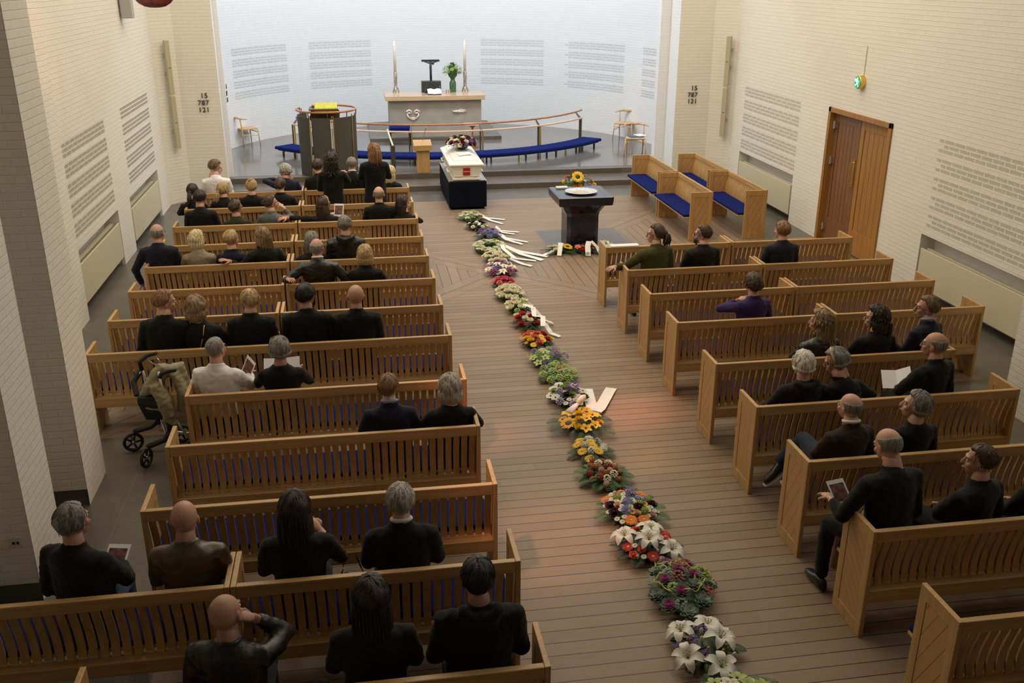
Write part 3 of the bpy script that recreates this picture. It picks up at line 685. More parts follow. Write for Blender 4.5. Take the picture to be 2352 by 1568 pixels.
m=MB(); m.box(-.07,.07,-.985,-.975,.10,.24); s=put('red_square_plate',m,mat('red_enamel_plate',(.42,.008,.008),.4),t,label='small red square plate with white lettering')
s.rotation_euler=(R(0),0,0)
text(s,'nemess',.036,(0,-.9865,.162),(pi/2,0,0),PAPER,.0008,'CENTER','plate_lettering')
m=MB(); m.add([(-.12,-.74,.43),(.16,-.66,.442),(.12,-.40,.445),(-.14,-.46,.445)],[(0,1,2,3)]); o=put('white_card',m,PAPER); o.location=(2.11,19.78,.575+.012); tag(o,'white card lying on the coffin lid before the flowers','card')

# ------------------------------------------------------------ font
DB=mat('polished_blue_black_granite',(.012,.014,.030),.16,var=.4,vs=9)
t=thing('baptismal_font','dark polished granite font, square slab on a faceted pillar','font',(3.72,15.78,0))
def sq(w,z,ch=0):
    c=w-ch; return [(-c,-w,z),(c,-w,z),(w,-c,z),(w,c,z),(c,w,z),(-c,w,z),(-w,c,z),(-w,-c,z)]
m=MB(); m.loft([sq(.275,0,.06),sq(.275,.56,.06),sq(.29,.62,.08),sq(.39,.78,.09)]); put('pillar',m,DB,t,bevel=.004)
m=MB(); m.loft([sq(.45,.78,.01),sq(.46,.80,.01),sq(.47,.92,.01),sq(.45,.93,.01)]); put('slab',m,DB,t,bevel=.003)
t=thing('baptismal_dish','large shallow silver dish with engraved rim on the font','dish',(3.72,15.74,.931))
m=MB(); m.lathe([(.10,0),(.16,.002),(.27,.022),(.28,.026),(.272,.028),(.18,.012),(.15,.006),(.001,.006)],n=40); put('dish_body',m,mat('engraved_silver',(.80,.76,.68),.22,.85,var=.18,vs=26),t,smooth=True)
m=MB(); m.lathe([(.13,.0065),(.001,.0075)],n=32); put('water_surface',m,mat('gilded_bottom',(.75,.58,.32),.1,.7),t)
m=MB(); m.box(-.10,.10,-.05,.05,0,.03); o=put('folded_napkin',m,PAPER,bevel=.006); o.location=(3.46,16.10,.931); tag(o,'small folded white napkin at the font corner','napkin')

# ------------------------------------------------------------ hanging ship hull
t=thing('hanging_ship','reddish hull of a model ship hanging at the top left edge','model ship',(-2.54,14,4.00)); m=MB(); n=9; rings=[]
for i in range(n):
    s=i/(n-1)*2-1; w_=.10*(1-abs(s)**2.2)+.004; d=.13*(1-abs(s)**3)+.02
    rings.append([(s*.27, sin(a)*w_, .12-max(0,cos(a))*d-.0*a) if abs(a)<1.58 else (s*.27,sin(a)*w_,.14) for a in [(-pi/2+pi*j/8) for j in range(9)]])
m.loft(rings); put('hull',m,mat('red_brown_hull',(.16,.035,.025),.5,var=.6,vs=14),t,smooth=True); m=MB(); m.tube([(-.02,0,.12),(-.02,0,.6)],.006,6); m.tube([(-.1,0,.12),(-.1,0,.5)],.005,6); m.tube([(.12,0,.12),(.12,0,.5)],.005,6); put('mast',m,mat('dark_walnut',(.1,.06,.03)),t)
m=MB(); m.tube([(0,0,.5),(0,0,4.8)],.003,4); put('suspension_wire',m,BLACK,t)
# ------------------------------------------------------------ people
WS=bpy.data.scenes.new('workshop')
def fuse(mb, vox, it=3, amp=0, fr=9, seed=0, flatz=None):
    """one continuous surface out of overlapping limbs: voxel remesh, relax, then cloth folds"""
    me=mb.mesh('tmp',[]); o=bpy.data.objects.new('tmp',me); WS.collection.objects.link(o)
    r=o.modifiers.new('r','REMESH'); r.mode='VOXEL'; r.voxel_size=vox; r.adaptivity=0
    s=o.modifiers.new('s','SMOOTH'); s.factor=.5; s.iterations=it
    with bpy.context.temp_override(scene=WS, view_layer=WS.view_layers[0]): dg=bpy.context.evaluated_depsgraph_get()
    m2=bpy.data.meshes.new_from_object(o.evaluated_get(dg)); bpy.data.objects.remove(o); bpy.data.meshes.remove(me)
    if amp:
        off=V((seed*3.7,seed*1.3,0)); 
        P=[v.co.copy() for v in m2.vertices]; Q=[v.normal.copy() for v in m2.vertices]; out=[]
        for p,n in zip(P,Q):
            a=noise.noise(V((p.x*fr,p.y*fr,p.z*fr*.8))+off); b=abs(noise.noise(V((p.x*fr*1.9,p.y*fr*1.2,p.z*fr*2.4))-off))
            out.extend(p+n*(amp*(a*.9-b*1.6+.3)))
        m2.vertices.foreach_set('co',out)
    m2.polygons.foreach_set('use_smooth',[True]*len(m2.polygons)); m2.update(); return m2
def mesh_into(mb, me, M, mi=0):
    mb.add([M@v.co for v in me.vertices],[tuple(p.vertices) for p in me.polygons],mi)
def head_proto(broad):
    """cranium, jaw, nose, brow, lips, ears and neck in one surface; origin at ear height, facing +y"""
    m=MB(); m.ell((0,-.012,.030),(.076*broad,.097,.095),nu=20,nv=14); m.ell((0,.035,-.030),(.060*broad,.060,.075),nu=18,nv=12)
    m.ell((0,.052,-.078),(.035*broad,.034,.026)); m.ell((0,.078,.034),(.050,.018,.014))
    m.tube([(0,.088,.025),(0,.108,-.008),(0,.112,-.020),(0,.095,-.030)],[.008,.012,.015,.010],8)
    m.ell((0,.092,-.052),(.024,.011,.008)); m.ell((0,.088,-.064),(.020,.011,.007))
    for s in (-1,1):
        m.ell((s*.042,.062,-.018),(.022,.024,.022)); m.ell((s*.079*broad,-.005,-.004),(.009,.019,.032),rot=Matrix.Rotation(s*.25,3,'Z'))
    m.tube([(0,-.005,-.03),(0,-.022,-.085),(0,-.028,-.13),(0,-.030,-.17)],[.057,.055,.056,.058],16)
    return fuse(m,.0065,3)
HEADS=[head_proto(1.0),head_proto(.95),head_proto(1.06)]
def skin(i): 
    c=[(.56,.31,.21),(.50,.26,.18),(.62,.37,.27),(.44,.24,.16)][i%4]
    return mat('skin_%s'%('fair','ruddy','pale','tan')[i%4],c,.5,var=.12,vs=18)
EYEW=mat('eye_white',(.6,.58,.55),.3); IRIS=mat('iris',(.05,.05,.06),.3); LIP=mat('lips',(.36,.12,.10),.5)
HC={'black':(.008,.007,.007),'dark':(.022,.014,.010),'brown':(.065,.036,.02),'lightbrown':(.15,.09,.045),'ginger':(.24,.115,.05),'blond':(.42,.29,.13),'paleblond':(.58,.47,.27),'darkblond':(.24,.16,.08),
    'grey':(.20,.185,.16),'lightgrey':(.40,.37,.32),'white':(.66,.62,.54),'buzz':(.24,.17,.125)}
def hairmat(c):
    n='hair_'+c
    if n in _MC: return _MC[n]
    m,nt,b=_nt(n); N=nt.nodes; L=nt.links; col=HC[c]
    tc=N.new('ShaderNodeTexCoord'); mp=N.new('ShaderNodeMapping'); mp.inputs['Scale'].default_value=(70,70,7); L.new(tc.outputs['Object'],mp.inputs[0])
    n1=N.new('ShaderNodeTexNoise'); n1.inputs['Scale'].default_value=1.5; n1.inputs['Detail'].default_value=4; L.new(mp.outputs[0],n1.inputs['Vector'])
    r=N.new('ShaderNodeValToRGB'); e=r.color_ramp.elements; e[0].position=.34; e[1].position=.66
    e[0].color=(*[k*.5 for k in col],1); e[1].color=(*[min(1,k*1.5) for k in col],1); L.new(n1.outputs['Fac'],r.inputs[0]); L.new(r.outputs[0],b.inputs['Base Color'])
    b.inputs['Roughness'].default_value=.48
    u=N.new('ShaderNodeBump'); u.inputs['Strength'].default_value=.7; u.inputs['Distance'].default_value=.006; L.new(n1.outputs['Fac'],u.inputs['Height']); L.new(u.outputs[0],b.inputs['Normal'])
    _MC[n]=m; return m
def sst(x,a,b):
    t=max(0,min(1,(x-a)/(b-a))); return t*t*(3-2*t)
def hair(style, seed, L=.3):
    """hair shell in head space. The shell dips under the scalp where there is no hair."""
    m=MB(); rnd=random.Random(seed); NU,NV=56,34
    t={'short':.014,'boyish':.020,'buzz':.004,'fringe':.0035,'thin':.010,'bob':.026,'cropbob':.024,'long':.022,'wavy':.030,'curly':.032,'updo':.016,'wild':.022}[style]
    hang={'bob':.105,'cropbob':.045,'long':L,'wavy':L,'curly':L}.get(style,0)
    rings=[]
    for i in range(NV+1):
        ring=[]
        v=i/NV
        for j in range(NU):
            az=2*pi*j/NU                      # 0 = front, pi = back
            back=(1-cos(az))/2                # 0 front, 1 back
            el_lo=-.95 if not hang else -.25
            el=pi/2-(pi/2-el_lo)*min(1,v/(1 if not hang else .6))
            nz=noise.noise(V((cos(az)*2.2,sin(az)*2.2,el*1.5+seed)))
            rid=noise.noise(V((az*9,el*1.2,seed)))
            lim=.66-1.25*sst(back,.18,.62)-(.20*sst(back,.75,1))
            if hang: lim-=.5*sst(back,.3,.6)
            mk=sst(el+nz*.05,lim-.05,lim+.14)
            if style=='fringe': mk*=1-sst(el,.30,.52)*(1 if back<.9 else .9)
            if style=='thin': mk*=1-.9*sst(el,.95,1.2)
            fade=1
            if style in('short','buzz','thin'): fade=.35+.65*sst(el,-.5,.35)
            if style=='boyish': fade=.4+.6*sst(el,-.35,.1)
            th=t*fade*(1+nz*.45+rid*.3)
            if style in('curly',): th+=.012*noise.noise(V((cos(az)*7,sin(az)*7,el*8+seed)))
            if style=='wild': th+=.014*abs(noise.noise(V((cos(az)*5,sin(az)*5,el*6+seed))))
            k=th*mk-.012*(1-mk)
            ex=1+.0
            ce=cos(el)
            p=V((sin(az)*ce*(.078+k), -.012+cos(az)*ce*(.099+k), .030+sin(el)*(.097+k)))
            if hang and v>.6:
                d=(v-.6)/.4; z0=p.z
                wav={'wavy':.010,'curly':.016}.get(style,.003)
                vis=sst(back,.22,.42)
                prof=1+(.10 if style in('bob','cropbob') else .16)*sin(d*pi*.7)-.28*d*d*(1 if style in('bob','cropbob') else .7)
                q=V((sin(az)*(.080+t)*prof, -.012+cos(az)*(.092+t)*prof-.02*d*(hang>.2), z0-hang*d*(1 if back>.5 else .8)))
                if hang>.2:
                    q.y=min(q.y,.02-.05*d); q.y=q.y*(1-.25*d)-.012*d
                q.x+=wav*noise.noise(V((az*3,d*7,seed))); q.y+=wav*noise.noise(V((az*3+9,d*7,seed)))+.004*noise.noise(V((az*12,d*2,seed)))
                q.x*=1+.06*noise.noise(V((az*10,seed,0)))
                inn=V((sin(az)*.05,-.02+cos(az)*.05,z0-.01))
                p=inn.lerp(q,vis) if vis<1 else q
            ring.append(p)
        rings.append(ring)
    m.loft([r[::-1] for r in rings])
    if style in('curly','wild','wavy') :
        for i in range(150 if style=='curly' else 60):
            az=rnd.uniform(1.1,2*pi-1.1); z=rnd.uniform(-hang*.95 if hang else -.02,.12); 
            rr=.088+t*.6; cz=max(0,min(1,(z-.03)/.11)); rr*=math.sqrt(max(0,1-cz*cz)) if z>.03 else 1
            s=rnd.uniform(.010,.018) if style=='curly' else .010; c=V((sin(az)*rr,-.015+cos(az)*rr*1.12-(.03 if z<-.15 else 0),z))
            m.tube([c+V((0,0,s*1.5)),c+V((rnd.uniform(-s,s),-s*.5,0)),c+V((rnd.uniform(-s,s),0,-s*2.2))],[s*.4,s*.75,s*.2],5)
    # loose strands on the surface
    if style not in('buzz','fringe'):
        for i in range(120):
            az=rnd.uniform(.9,2*pi-.9); e0=rnd.uniform(-.1,1.4); pts=[]
            for q in range(4):
                e=e0-q*.16; rr=t*.95+rnd.uniform(-.002,.004); pts.append((sin(az+q*.03)*cos(e)*(.078+rr),-.012+cos(az+q*.03)*cos(e)*(.099+rr),.030+sin(e)*(.097+rr)))
            m.tube(pts,[.0006,.0022,.0022,.0006],3)
        if hang>.12:
            for i in range(70):
                az=pi+rnd.uniform(-1.1,1.1); x=sin(az)*(.086+t); y=-.02+cos(az)*(.098+t)*.98; pts=[]; dx=rnd.uniform(-.02,.02); n=7
                for q in range(n):
                    d=q/(n-1); w=.006*sin(d*9+i) if style!='long' else .002*sin(d*5+i)
                    pts.append((x*(1+.12*sin(d*2.2))*(1-.18*d)+dx*d+w,y*(1-.22*d)-.026*d+.006*sin(i),-.0-d*hang*rnd.uniform(.98,1.04)+.02))
                m.tube(pts,[.001,.004,.005,.005,.004,.003,.0006],4)
    return m
def ponytail(m, z=.05, L=.22, r=.028, wild=0, side=0):
    rnd=random.Random(3+int(L*100))
    m.ell((0,-.118,z),(r*.9,r*.8,r*.9))
    for k in range(16 if not wild else 22):
        a=rnd.uniform(0,2*pi); q=r*.6*rnd.random()**.5; dx,dy=cos(a)*q,sin(a)*q; sp=1+wild*rnd.uniform(0,1.2)
        m.tube([(dx*.5,-.105+dy*.3,z),(dx*1.3,-.150+dy,z-.02),(dx*1.7*sp+side*.4,-.150+dy*sp,z-L*.5),(dx*1.2*sp+side,-.135+dy*sp,z-L*rnd.uniform(.85,1.05))],[.008,.012,.012,.002],6)
def bun(m,z=.115,r=.036,y=-.055):
    rnd=random.Random(5)
    m.ell((0,y,z),(r*.9,r*.9,r*.8))
    for k in range(14):
        a=rnd.uniform(0,2*pi); b=rnd.uniform(-.6,.9); m.tube([(cos(a+q*.5)*r*cos(b)*1.02,y+sin(a+q*.5)*r*cos(b)*1.02,z+sin(b)*r*.85+.004*q) for q in range(5)],[.003,.007,.008,.007,.002],5)
def hand(m, P, D, N, side, curl=.5, mi=0, s=1.0):
    """palm, four jointed fingers of unequal length and a thumb off the side of the palm"""
    D=V(D).normalized(); N=V(N); N=(N-D*N.dot(D)).normalized(); S=D.cross(N)*side; P=V(P)
    m.loft([[P+D*d*s+S*cos(2*pi*j/10)*w*s+N*sin(2*pi*j/10)*h*s for j in range(10)] for d,w,h in ((-.02,.024,.019),(.0,.027,.018),(.03,.038,.016),(.065,.041,.014),(.083,.038,.011))],mi)
    for k,(o,l,r) in enumerate(((-.029,.068,.0084),(-.010,.078,.0088),(.010,.073,.0085),(.028,.057,.0075))):
        b=P+D*.078*s+S*o*s; pts=[b]; a=0; d=D.copy()
        for q,f in enumerate((.42,.32,.26)):
            a+=curl*(.55+.1*q); d=(D*cos(a)+N*-sin(a)+S*o*2.2).normalized(); pts.append(pts[-1]+d*l*f*s)
        m.tube(pts,[r*s,r*s,r*.93*s,r*.7*s],7,mi)
    b=P+D*.015*s-S*.026*s; m.tube([b,b+(D*.6-S*.75-N*.2).normalized()*.035*s,b+(D*.85-S*.55-N*.45).normalized()*.062*s,b+(D*.95-S*.35-N*.7).normalized()*.082*s],[.012*s,.011*s,.0095*s,.007*s],7,mi)
CL={'black':(.0065,.006,.006),'blackwarm':(.011,.008,.007),'navy':(.010,.012,.026),'white':(.80,.79,.80),'beige':(.27,.235,.16),'olive':(.030,.032,.014),'grey':(.12,.125,.13),'purple':(.035,.018,.10),
    'leather':(.009,.0085,.009),'brownleather':(.085,.060,.034),'greenvest':(.065,.062,.018),'brown':(.028,.015,.009),'jeans':(.05,.085,.13),'darkjeans':(.02,.03,.05)}
def cloth(c):
    if 'leather' in c: return mat('cloth_'+c,CL[c],.38,bump=.3,bs=45,spec=.6)
    return mat('cloth_'+c,CL[c],.85,var=.03 if c=='white' else .15,vs=40,bump=.15,bs=220,spec=.25,sheen=.08)
def person(label, x, yb, hz, yaw=0, style='short', hc='brown', top='black', legs='black', sh=1.0, tilt=0, nod=0, ty=0, lean=-.05, sk=0, arms='lap', collar=None, glasses=0, extra=None, stand=False, hood=0, seed=0, bl=0, L=.3, y=None, arml=None, armr=None, skirt=0, hp=0, backcut=0, roll=0, beard=0, leanx=0, kl=None, fl=None, shoe='black'):
    """yb: back face of the bench; hz: height of the head centre; yaw>0 looks left; ty: torso turned"""
    t=thing('person',label,'person',(x,(y if y is not None else yb+.31),0))
    k=1.0
    pz=.56 if not stand else hz-.66
    s=(hz-pz)/.69
    if not stand: s=max(.80,s)
    hipy=0; rot=Matrix.Rotation(R(ty),3,'Z')
    T=(hz-pz-.18)                                   # hip to shoulder line
    P=V((0,0,pz)); C=P+V((leanx*.8,lean,T)); Nk=C+V((leanx*.3,.0+.05*nod,.075))
    Hc=V((leanx*1.1,lean+.045+nod*.07,hz-(0 if stand else 0)))
    ws=.525*(sh+s)
    SHO=[C+rot@V((q*.180*ws,0,-.045)) for q in (-1,1)]
    pose={'lap':((-.17,.20,.70),(-.07,.40,.60)),'lapr':((.17,.20,.70),(.07,.40,.60))}
    def arm(side, spec):
        q=-1 if side==0 else 1
        A=SHO[side]
        if spec=='lap': E,Hd=V((q*.23,.04+lean*.5,pz+.20)),V((q*.06,.24,pz+.13))
        elif spec=='rest': E,Hd=V((q*.25,.02,pz+.2)),V((q*.15,.30,pz+.10))
        elif spec=='hold': E,Hd=V((q*.24,.10,pz+.22)),V((q*.10,.34,pz+.30))
        elif spec=='holdlow': E,Hd=V((q*.24,.06,pz+.20)),V((q*.12,.33,pz+.20))
        elif spec=='over': E,Hd=V((q*.43,-.10,pz+.33)),V((q*.62,-.19,pz+.37))
        elif spec=='overbent': E,Hd=V((q*.40,-.16,pz+.30)),V((q*.36,-.25,pz+.36))
        elif spec=='chin': E,Hd=V((q*.30,.10,pz+.30)),V((q*.10,.14,pz+.53))
        elif spec=='ear': E,Hd=V((q*.34,.06,pz+.36)),V((q*.13,.06,pz+.64))
        elif spec=='down': E,Hd=V((q*.24,-.0,pz+.16)),V((q*.22,.08,pz-.06))
        elif spec=='reach': E,Hd=V((q*.27,.12,pz+.26)),V((q*.36,.34,pz+.30))
        elif spec=='fold': E,Hd=V((q*.24,.06,pz+.22)),V((-q*.02,.22,pz+.26))
        else: E,Hd=V(spec[0]),V(spec[1])
        L1,L2=.29*s*ws,.25*s*ws
        E=A+(E-A).normalized()*min(L1*1.08,max(L1*.85,(E-A).length)); 
        if (Hd-E).length>L2*1.1: Hd=E+(Hd-E).normalized()*L2*1.1
        return A,E,Hd
    al=arm(0,arml or arms); ar=arm(1,armr or arms)
    # --- jacket / top
    m=MB()
    rings=[]
    for f,dz,rx,ry,oy in ((-.02,0,.185,.135,.0),(.10,0,.180,.130,.0),(.30,0,.168,.122,.0),(.55,0,.180,.124,.0),(.78,0,.196,.122,.0),(.90,0,.200,.112,-.006),(1.0,-.01,.186,.094,-.012),(1.0,.018,.140,.080,-.016),(1.0,.045,.088,.070,-.012),(1.0,.066,.071,.065,-.008)):
        c=P.lerp(C,f)+V((leanx*.02,0,dz)); a=rot if f>.4 else Matrix.Rotation(R(ty*.5),3,'Z')
        wid=ws*(1+bl*.5*(f<.6)) if dz<=.03 else 1; rings.append([c+a@V((cos(2*pi*j/20)*rx*wid,sin(2*pi*j/20)*ry*(1+bl*(f<.7))+oy,0)) for j in range(20)])
    if not (backcut or collar=='none') and (hood or top in ('white','greenvest','navy') and collar is None): c=C+V((0,0,.072)); rings.append([c+V((cos(2*pi*j/20)*.068,sin(2*pi*j/20)*.062-.004,0)) for j in range(20)])
    m.loft(rings)
    for A,E,Hd in (al,ar):
        m.tube([A-(A-C)*.35,A,A.lerp(E,.35),E],[.060*ws,.068*ws,.060*ws,.050*ws],14); W_=E.lerp(Hd,.86)
        m.ell(E,(.051*ws,)*3); m.tube([E,E.lerp(Hd,.5),W_],[.051*ws,.046*ws,.036*ws],12)
    if skirt: m.loft([[P+V((cos(2*pi*j/20)*rx,sin(2*pi*j/20)*ry,dz)) for j in range(20)] for dz,rx,ry in ((.05,.17,.13),(-.15,.20,.16),(-.45,.21,.17),(-.5,.2,.16))])
    if hood:
        hb=Nk+V((0,-.07,-.02)); m.tube([hb+V((cos(R(a))*.10,sin(R(a))*.045,-.015+.02*cos(R(a*2)))) for a in range(150,400,20)],.034,8); m.ell(hb+V((0,-.03,-.06)),(.10,.035,.07))
    elif collar!='none' and not backcut:
        m.tube([Nk+V((cos(R(a))*.066,-.004+sin(R(a))*.060,-.016-.02*sin(R(a)))) for a in range(0,361,24)],.013,8)
    c2=cloth(top)
    me=fuse(m,.0125,4,.0065 if 'leather' not in top else .008,8,seed+x); me.materials.append(c2)
    link('jacket' if top in('black','navy','leather','brownleather','brown','blackwarm','beige','grey') else 'shirt',me,t)
    if collar and collar!='none':
        m=MB(); m.tube([Nk+V((cos(R(a))*.062,-.004+sin(R(a))*.058,.014-.018*sin(R(a)))) for a in range(0,361,24)],.013,8); put('collar',m,cloth('white') if collar=='white' else mat('cloth_paleblue',(.30,.36,.55),.8),t,smooth=True)
    # --- trousers and shoes
    if not skirt:
        m=MB()
        for q in (-1,1):
            if stand: m.tube([P+V((q*.09,0,0)),P+V((q*.095,.01,-.42)),V((q*.10,0,.09))],[.105,.075,.058],12)
            else:
                K=V((q*.125,.44*s,.535)); F=V((q*.125,.42*s,.10))
                if q<0 and kl: K=V(kl); F=V(fl)
                m.tube([V((q*.09,-.02,.56)),V((q*.09,-.02,.56)).lerp(K,.5)+V((0,0,.02)),K],[.095,.088,.066],12); m.ell(K,(.066,.066,.066)); m.tube([K,K.lerp(F,.5)+V((0,.015,0)),F],[.062,.058,.050],12)
        m.ell(P,(.17,.13,.10)); me=fuse(m,.016,3,.006,9,seed); me.materials.append(cloth(legs)); link('trousers',me,t)
    for q in (-1,1):
        fy=.42*s if not stand else 0
        m=MB(); m.loft([[(q*.12+cos(2*pi*j/12)*w,fy+d,.008+h*(.5+.5*sin(2*pi*j/12))) for j in range(12)] for d,w,h in ((-.075,.022,.07),(-.05,.036,.10),(.02,.040,.10),(.10,.046,.065),(.17,.042,.05),(.205,.022,.03))])
        if q<0 and kl:
            D=V(fl)-V(kl); F=V(fl)-V((q*.12,fy,.10)); 
            if fl[2]>.25:
                ro=Matrix.Translation(V(fl))@Matrix.Rotation(R(95),4,'Z')@Matrix.Rotation(R(-35),4,'X')@Matrix.Translation(-V((q*.12,fy,.10))); m.v=[tuple(ro@V(p)) for p in m.v]
            else: m.v=[tuple(V(p)+F) for p in m.v]
        put('shoe',m,mat('black_shoe_leather',(.012,.012,.012),.3),t,smooth=True)
        if q<0 and shoe!='black':
            so=MB(); so.loft([[(q*.12+cos(2*pi*j/12)*w,fy+d,-.012+.022*(.5+.5*sin(2*pi*j/12))) for j in range(12)] for d,w in ((-.085,.024),(-.05,.042),(.02,.044),(.10,.052),(.17,.046),(.215,.024))]); so.v=[tuple(ro@V(p)) for p in so.v]; put('white_sole',so,PAPER,t,smooth=True)
    # --- body: head, neck, trunk, arms with hands, legs
    m=MB(); hr=Matrix.Translation(Hc)@Matrix.Rotation(R(yaw),4,'Z')@Matrix.Rotation(R(tilt),4,'Y')@Matrix.Rotation(-nod*.55,4,'X')
    hs=1.045 if s>.9 else .98; hm=hr@Matrix.Scale(hs,4)
    mesh_into(m,HEADS[hp],hm,0)
    m.loft([[P.lerp(C,f)+V((cos(2*pi*j/12)*rx*ws,sin(2*pi*j/12)*ry*ws,0)) for j in range(12)] for f,rx,ry in ((0,.14,.10),(.5,.14,.09),(.9,.12,.07),(1,.09,.055))]); m.tube([C+V((0,0,-.03)),Nk+V((0,.0,.03)),Hc+V((0,-.02,-.07))],[.075,.056,.052],14)
    for i,(A,E,Hd) in enumerate((al,ar)):
        m.tube([A,E,Hd],[.045,.036,.026],8); hand(m,Hd,(Hd-E)+V((0,0,-.04)),V((0,-.3,1)),1 if i==0 else -1,.45 if arms!='hold' else .8)
    for sx in (-1,1):
        e=hm@V((sx*.030,.078,.012)); m.ell(e,(.0125,)*3,1,8,6); m.ell(hm@V((sx*.030,.0865,.012)),(.0062,)*3,2,6,5)
        m.tube([hm@V((sx*.014,.094,.032)),hm@V((sx*.030,.094,.037)),hm@V((sx*.046,.084,.031))],[.002,.0035,.002],5,4)
        if not skirt or 1:
            if stand: m.tube([P+V((sx*.09,0,0)),V((sx*.1,0,.08))],[.07,.04],8,0)
            else: m.tube([(sx*.09,0,.56),(sx*.12,.43*s,.53),(sx*.12,.42*s,.08)],[.07,.05,.035],8,0)
    m.tube([hm@V((-.022,.097,-.057)),hm@V((0,.104,-.056)),hm@V((.022,.097,-.057))],[.003,.0055,.003],5,3)
    if hp==0 and skin(sk) and style in('fringe','buzz') : pass
    put('body',m,[skin(sk),EYEW,IRIS,LIP,hairmat(hc)],t,smooth=True,fix=False)
    # --- hair
    if style!='bald':
        h=hair(style,seed+int(x*10)+7,L)
        if extra=='pony': ponytail(h)
        if extra=='ponylow': ponytail(h,-.01,.24,.034)
        if extra=='ponywild': ponytail(h,.03,.17,.045,.9)
        if extra=='bun': bun(h)
        if extra=='bunlow': bun(h,.02,.040,-.115)
        if extra=='halfup': ponytail(h,.06,.30,.03)
        if beard:
            for i in range(90):
                a=random.Random(i).uniform(-1.3,1.3); z=-.05-random.Random(i+500).random()*.055; rr=.064-.25*max(0,-.075-z); h.tube([(sin(a)*rr,.035+cos(a)*rr*.98,z+.01),(sin(a)*rr*1.05,.037+cos(a)*rr*1.05,z-.012)],[.007,.002],4)
        me=h.mesh('hair',[hairmat(hc)],True); me.transform(hm); link('hair',me,t)
        if extra=='clip': mm=MB(); mm.tube([(-.03,-.125,.03),(0,-.14,.035),(.03,-.125,.03)],.008,6); e=mm.mesh('hair_clip',[mat('turquoise_clip',(.03,.25,.25),.3)],True); e.transform(hm); link('hair_clip',e,t)
        if extra=='band': mm=MB(); mm.tube([(sin(R(a))*.106,.0+cos(R(a))*.02-.0,.03+cos(R(a))*.118) for a in range(-85,86,10)],[.009]*18,6,flat=.5); e=mm.mesh('hair_band',[mat('pale_hair_band',(.5,.38,.2),.4)],True); e.transform(hm); link('hair_band',e,t)
    if extra=='strap' or extra=='zip':
        mm=MB(); xx=(.07,-.03) if extra=='strap' else (0,0); mm.tube([V((xx[0]+leanx,-.125,C.z+.045)),V((xx[0]*.8+leanx,-.155,C.z-.05)),V((xx[1]+leanx*.5,-.160,C.z-.22)),V((xx[1]*1.3,-.150,C.z-.34))],.005,6); o=put('chain_strap' if extra=='strap' else 'zip',mm,BRASS if extra=='strap' else STEEL,t,smooth=True); o.location=(0,0,0)
    if glasses:
        m=MB()
        for sx in (-1,1):
            m.tube([(sx*.032+cos(R(a))*.023,.099,.010+sin(R(a))*.018) for a in range(0,361,30)],.0022,5); m.tube([(sx*.055,.098,.014),(sx*.079,.03,.014),(sx*.082,-.01,.006)],.0024,5)
        m.tube([(-.010,.101,.014),(.010,.101,.014)],.002,5)
        if glasses==2:
            for sx in (-1,1): m.ell((sx*.032,.099,.010),(.022,.002,.017))
        me=m.mesh('glasses',[mat('dark_spectacle_frame',(.02,.018,.018),.25)],True); me.transform(hm); link('glasses',me,t)
    return t
P_=person
L1,L2,L3,L5,L6,L8,L9,L10,L12,L13=16.87,15.70,14.54,12.42,11.40,9.36,8.18,7.18,5.18,4.16
R2,R4,R5,R6,R7,R8=11.35,9.36,8.17,7.17,6.15,5.14
P_('young man with short light brown hair in white shirt, front row against the left pillar',-2.45,L1,1.24,-75,'boyish','lightbrown','white',nod=.5,seed=1,sk=2)
P_('grey-curled man with glasses leaning left with raised dark sleeve, front left row',-1.25,L1,1.15,70,'wild','lightgrey','navy',tilt=-12,nod=.4,glasses=1,ty=20,arml=((-.42,.06,1.0),(-.16,.14,1.0)),sk=1,seed=2,leanx=-.02)
P_('brown-haired person in dark jacket, half hidden by the dark curly woman',-.70,L1,1.22,-20,'short','brown','blackwarm',seed=3)
P_('man with cropped greying hair in black suit, a hand laid on his shoulder',-.11,L1,1.23,-12,'short','grey','black',collar='white',seed=4,nod=.2)
P_('blond long-haired girl in black at the right end of the front row',.52,L1,1.07,-15,'long','paleblond','black',sh=.85,seed=5,L=.26,tilt=8,leanx=.03,collar='none')
P_('standing woman with dark curly hair in black, reaching to the right',-.44,0,1.47,-10,'curly','dark','black',stand=True,y=16.32,seed=6,sh=.9,armr=((.25,.08,1.12),(.20,.32,1.20)),skirt=1,L=.24)
P_('standing woman with long reddish blond hair in black, turned left',.27,0,1.60,25,'long','ginger','black',stand=True,y=16.36,seed=7,extra='halfup',sh=.97,L=.30,arms='fold',skirt=1)
P_('dark brown ponytailed woman in black, leftmost of the second row',-2.68,L2,1.08,-15,'updo','dark','black',seed=8,extra='ponylow',nod=.4,sh=.88)
P_('blond ponytailed woman in black, second row left',-2.19,L2,1.10,-40,'updo','blond','black',seed=9,extra='ponylow',sh=.9,tilt=6)
P_('blond woman with high bun and zipped black top, second row left',-1.74,L2,1.14,-5,'updo','blond','black',seed=10,extra='bun',sh=.92,collar='none',backcut=1,sk=2)
P_('brown-haired woman in black with turquoise hair clip, second row left',-1.28,L2,1.15,-10,'updo','brown','black',seed=11,extra='bunlow',sh=.98,hp=1)
P_('short dark-haired man in black suit at the left end of the third row',-2.39,L3,1.21,-15,'short','dark','black',seed=12,nod=.3,sk=1)
P_('boy with tousled brown hair in dark green jacket, third row',-1.87,L3,1.05,-50,'boyish','brown','olive',sh=.78,seed=13,sk=1)
P_('woman in grey blazer with hair tied back, hand at chin, third row',-1.35,L3,1.11,-65,'updo','brown','grey',seed=14,extra='bunlow',armr='chin',ty=-15,sh=.95)
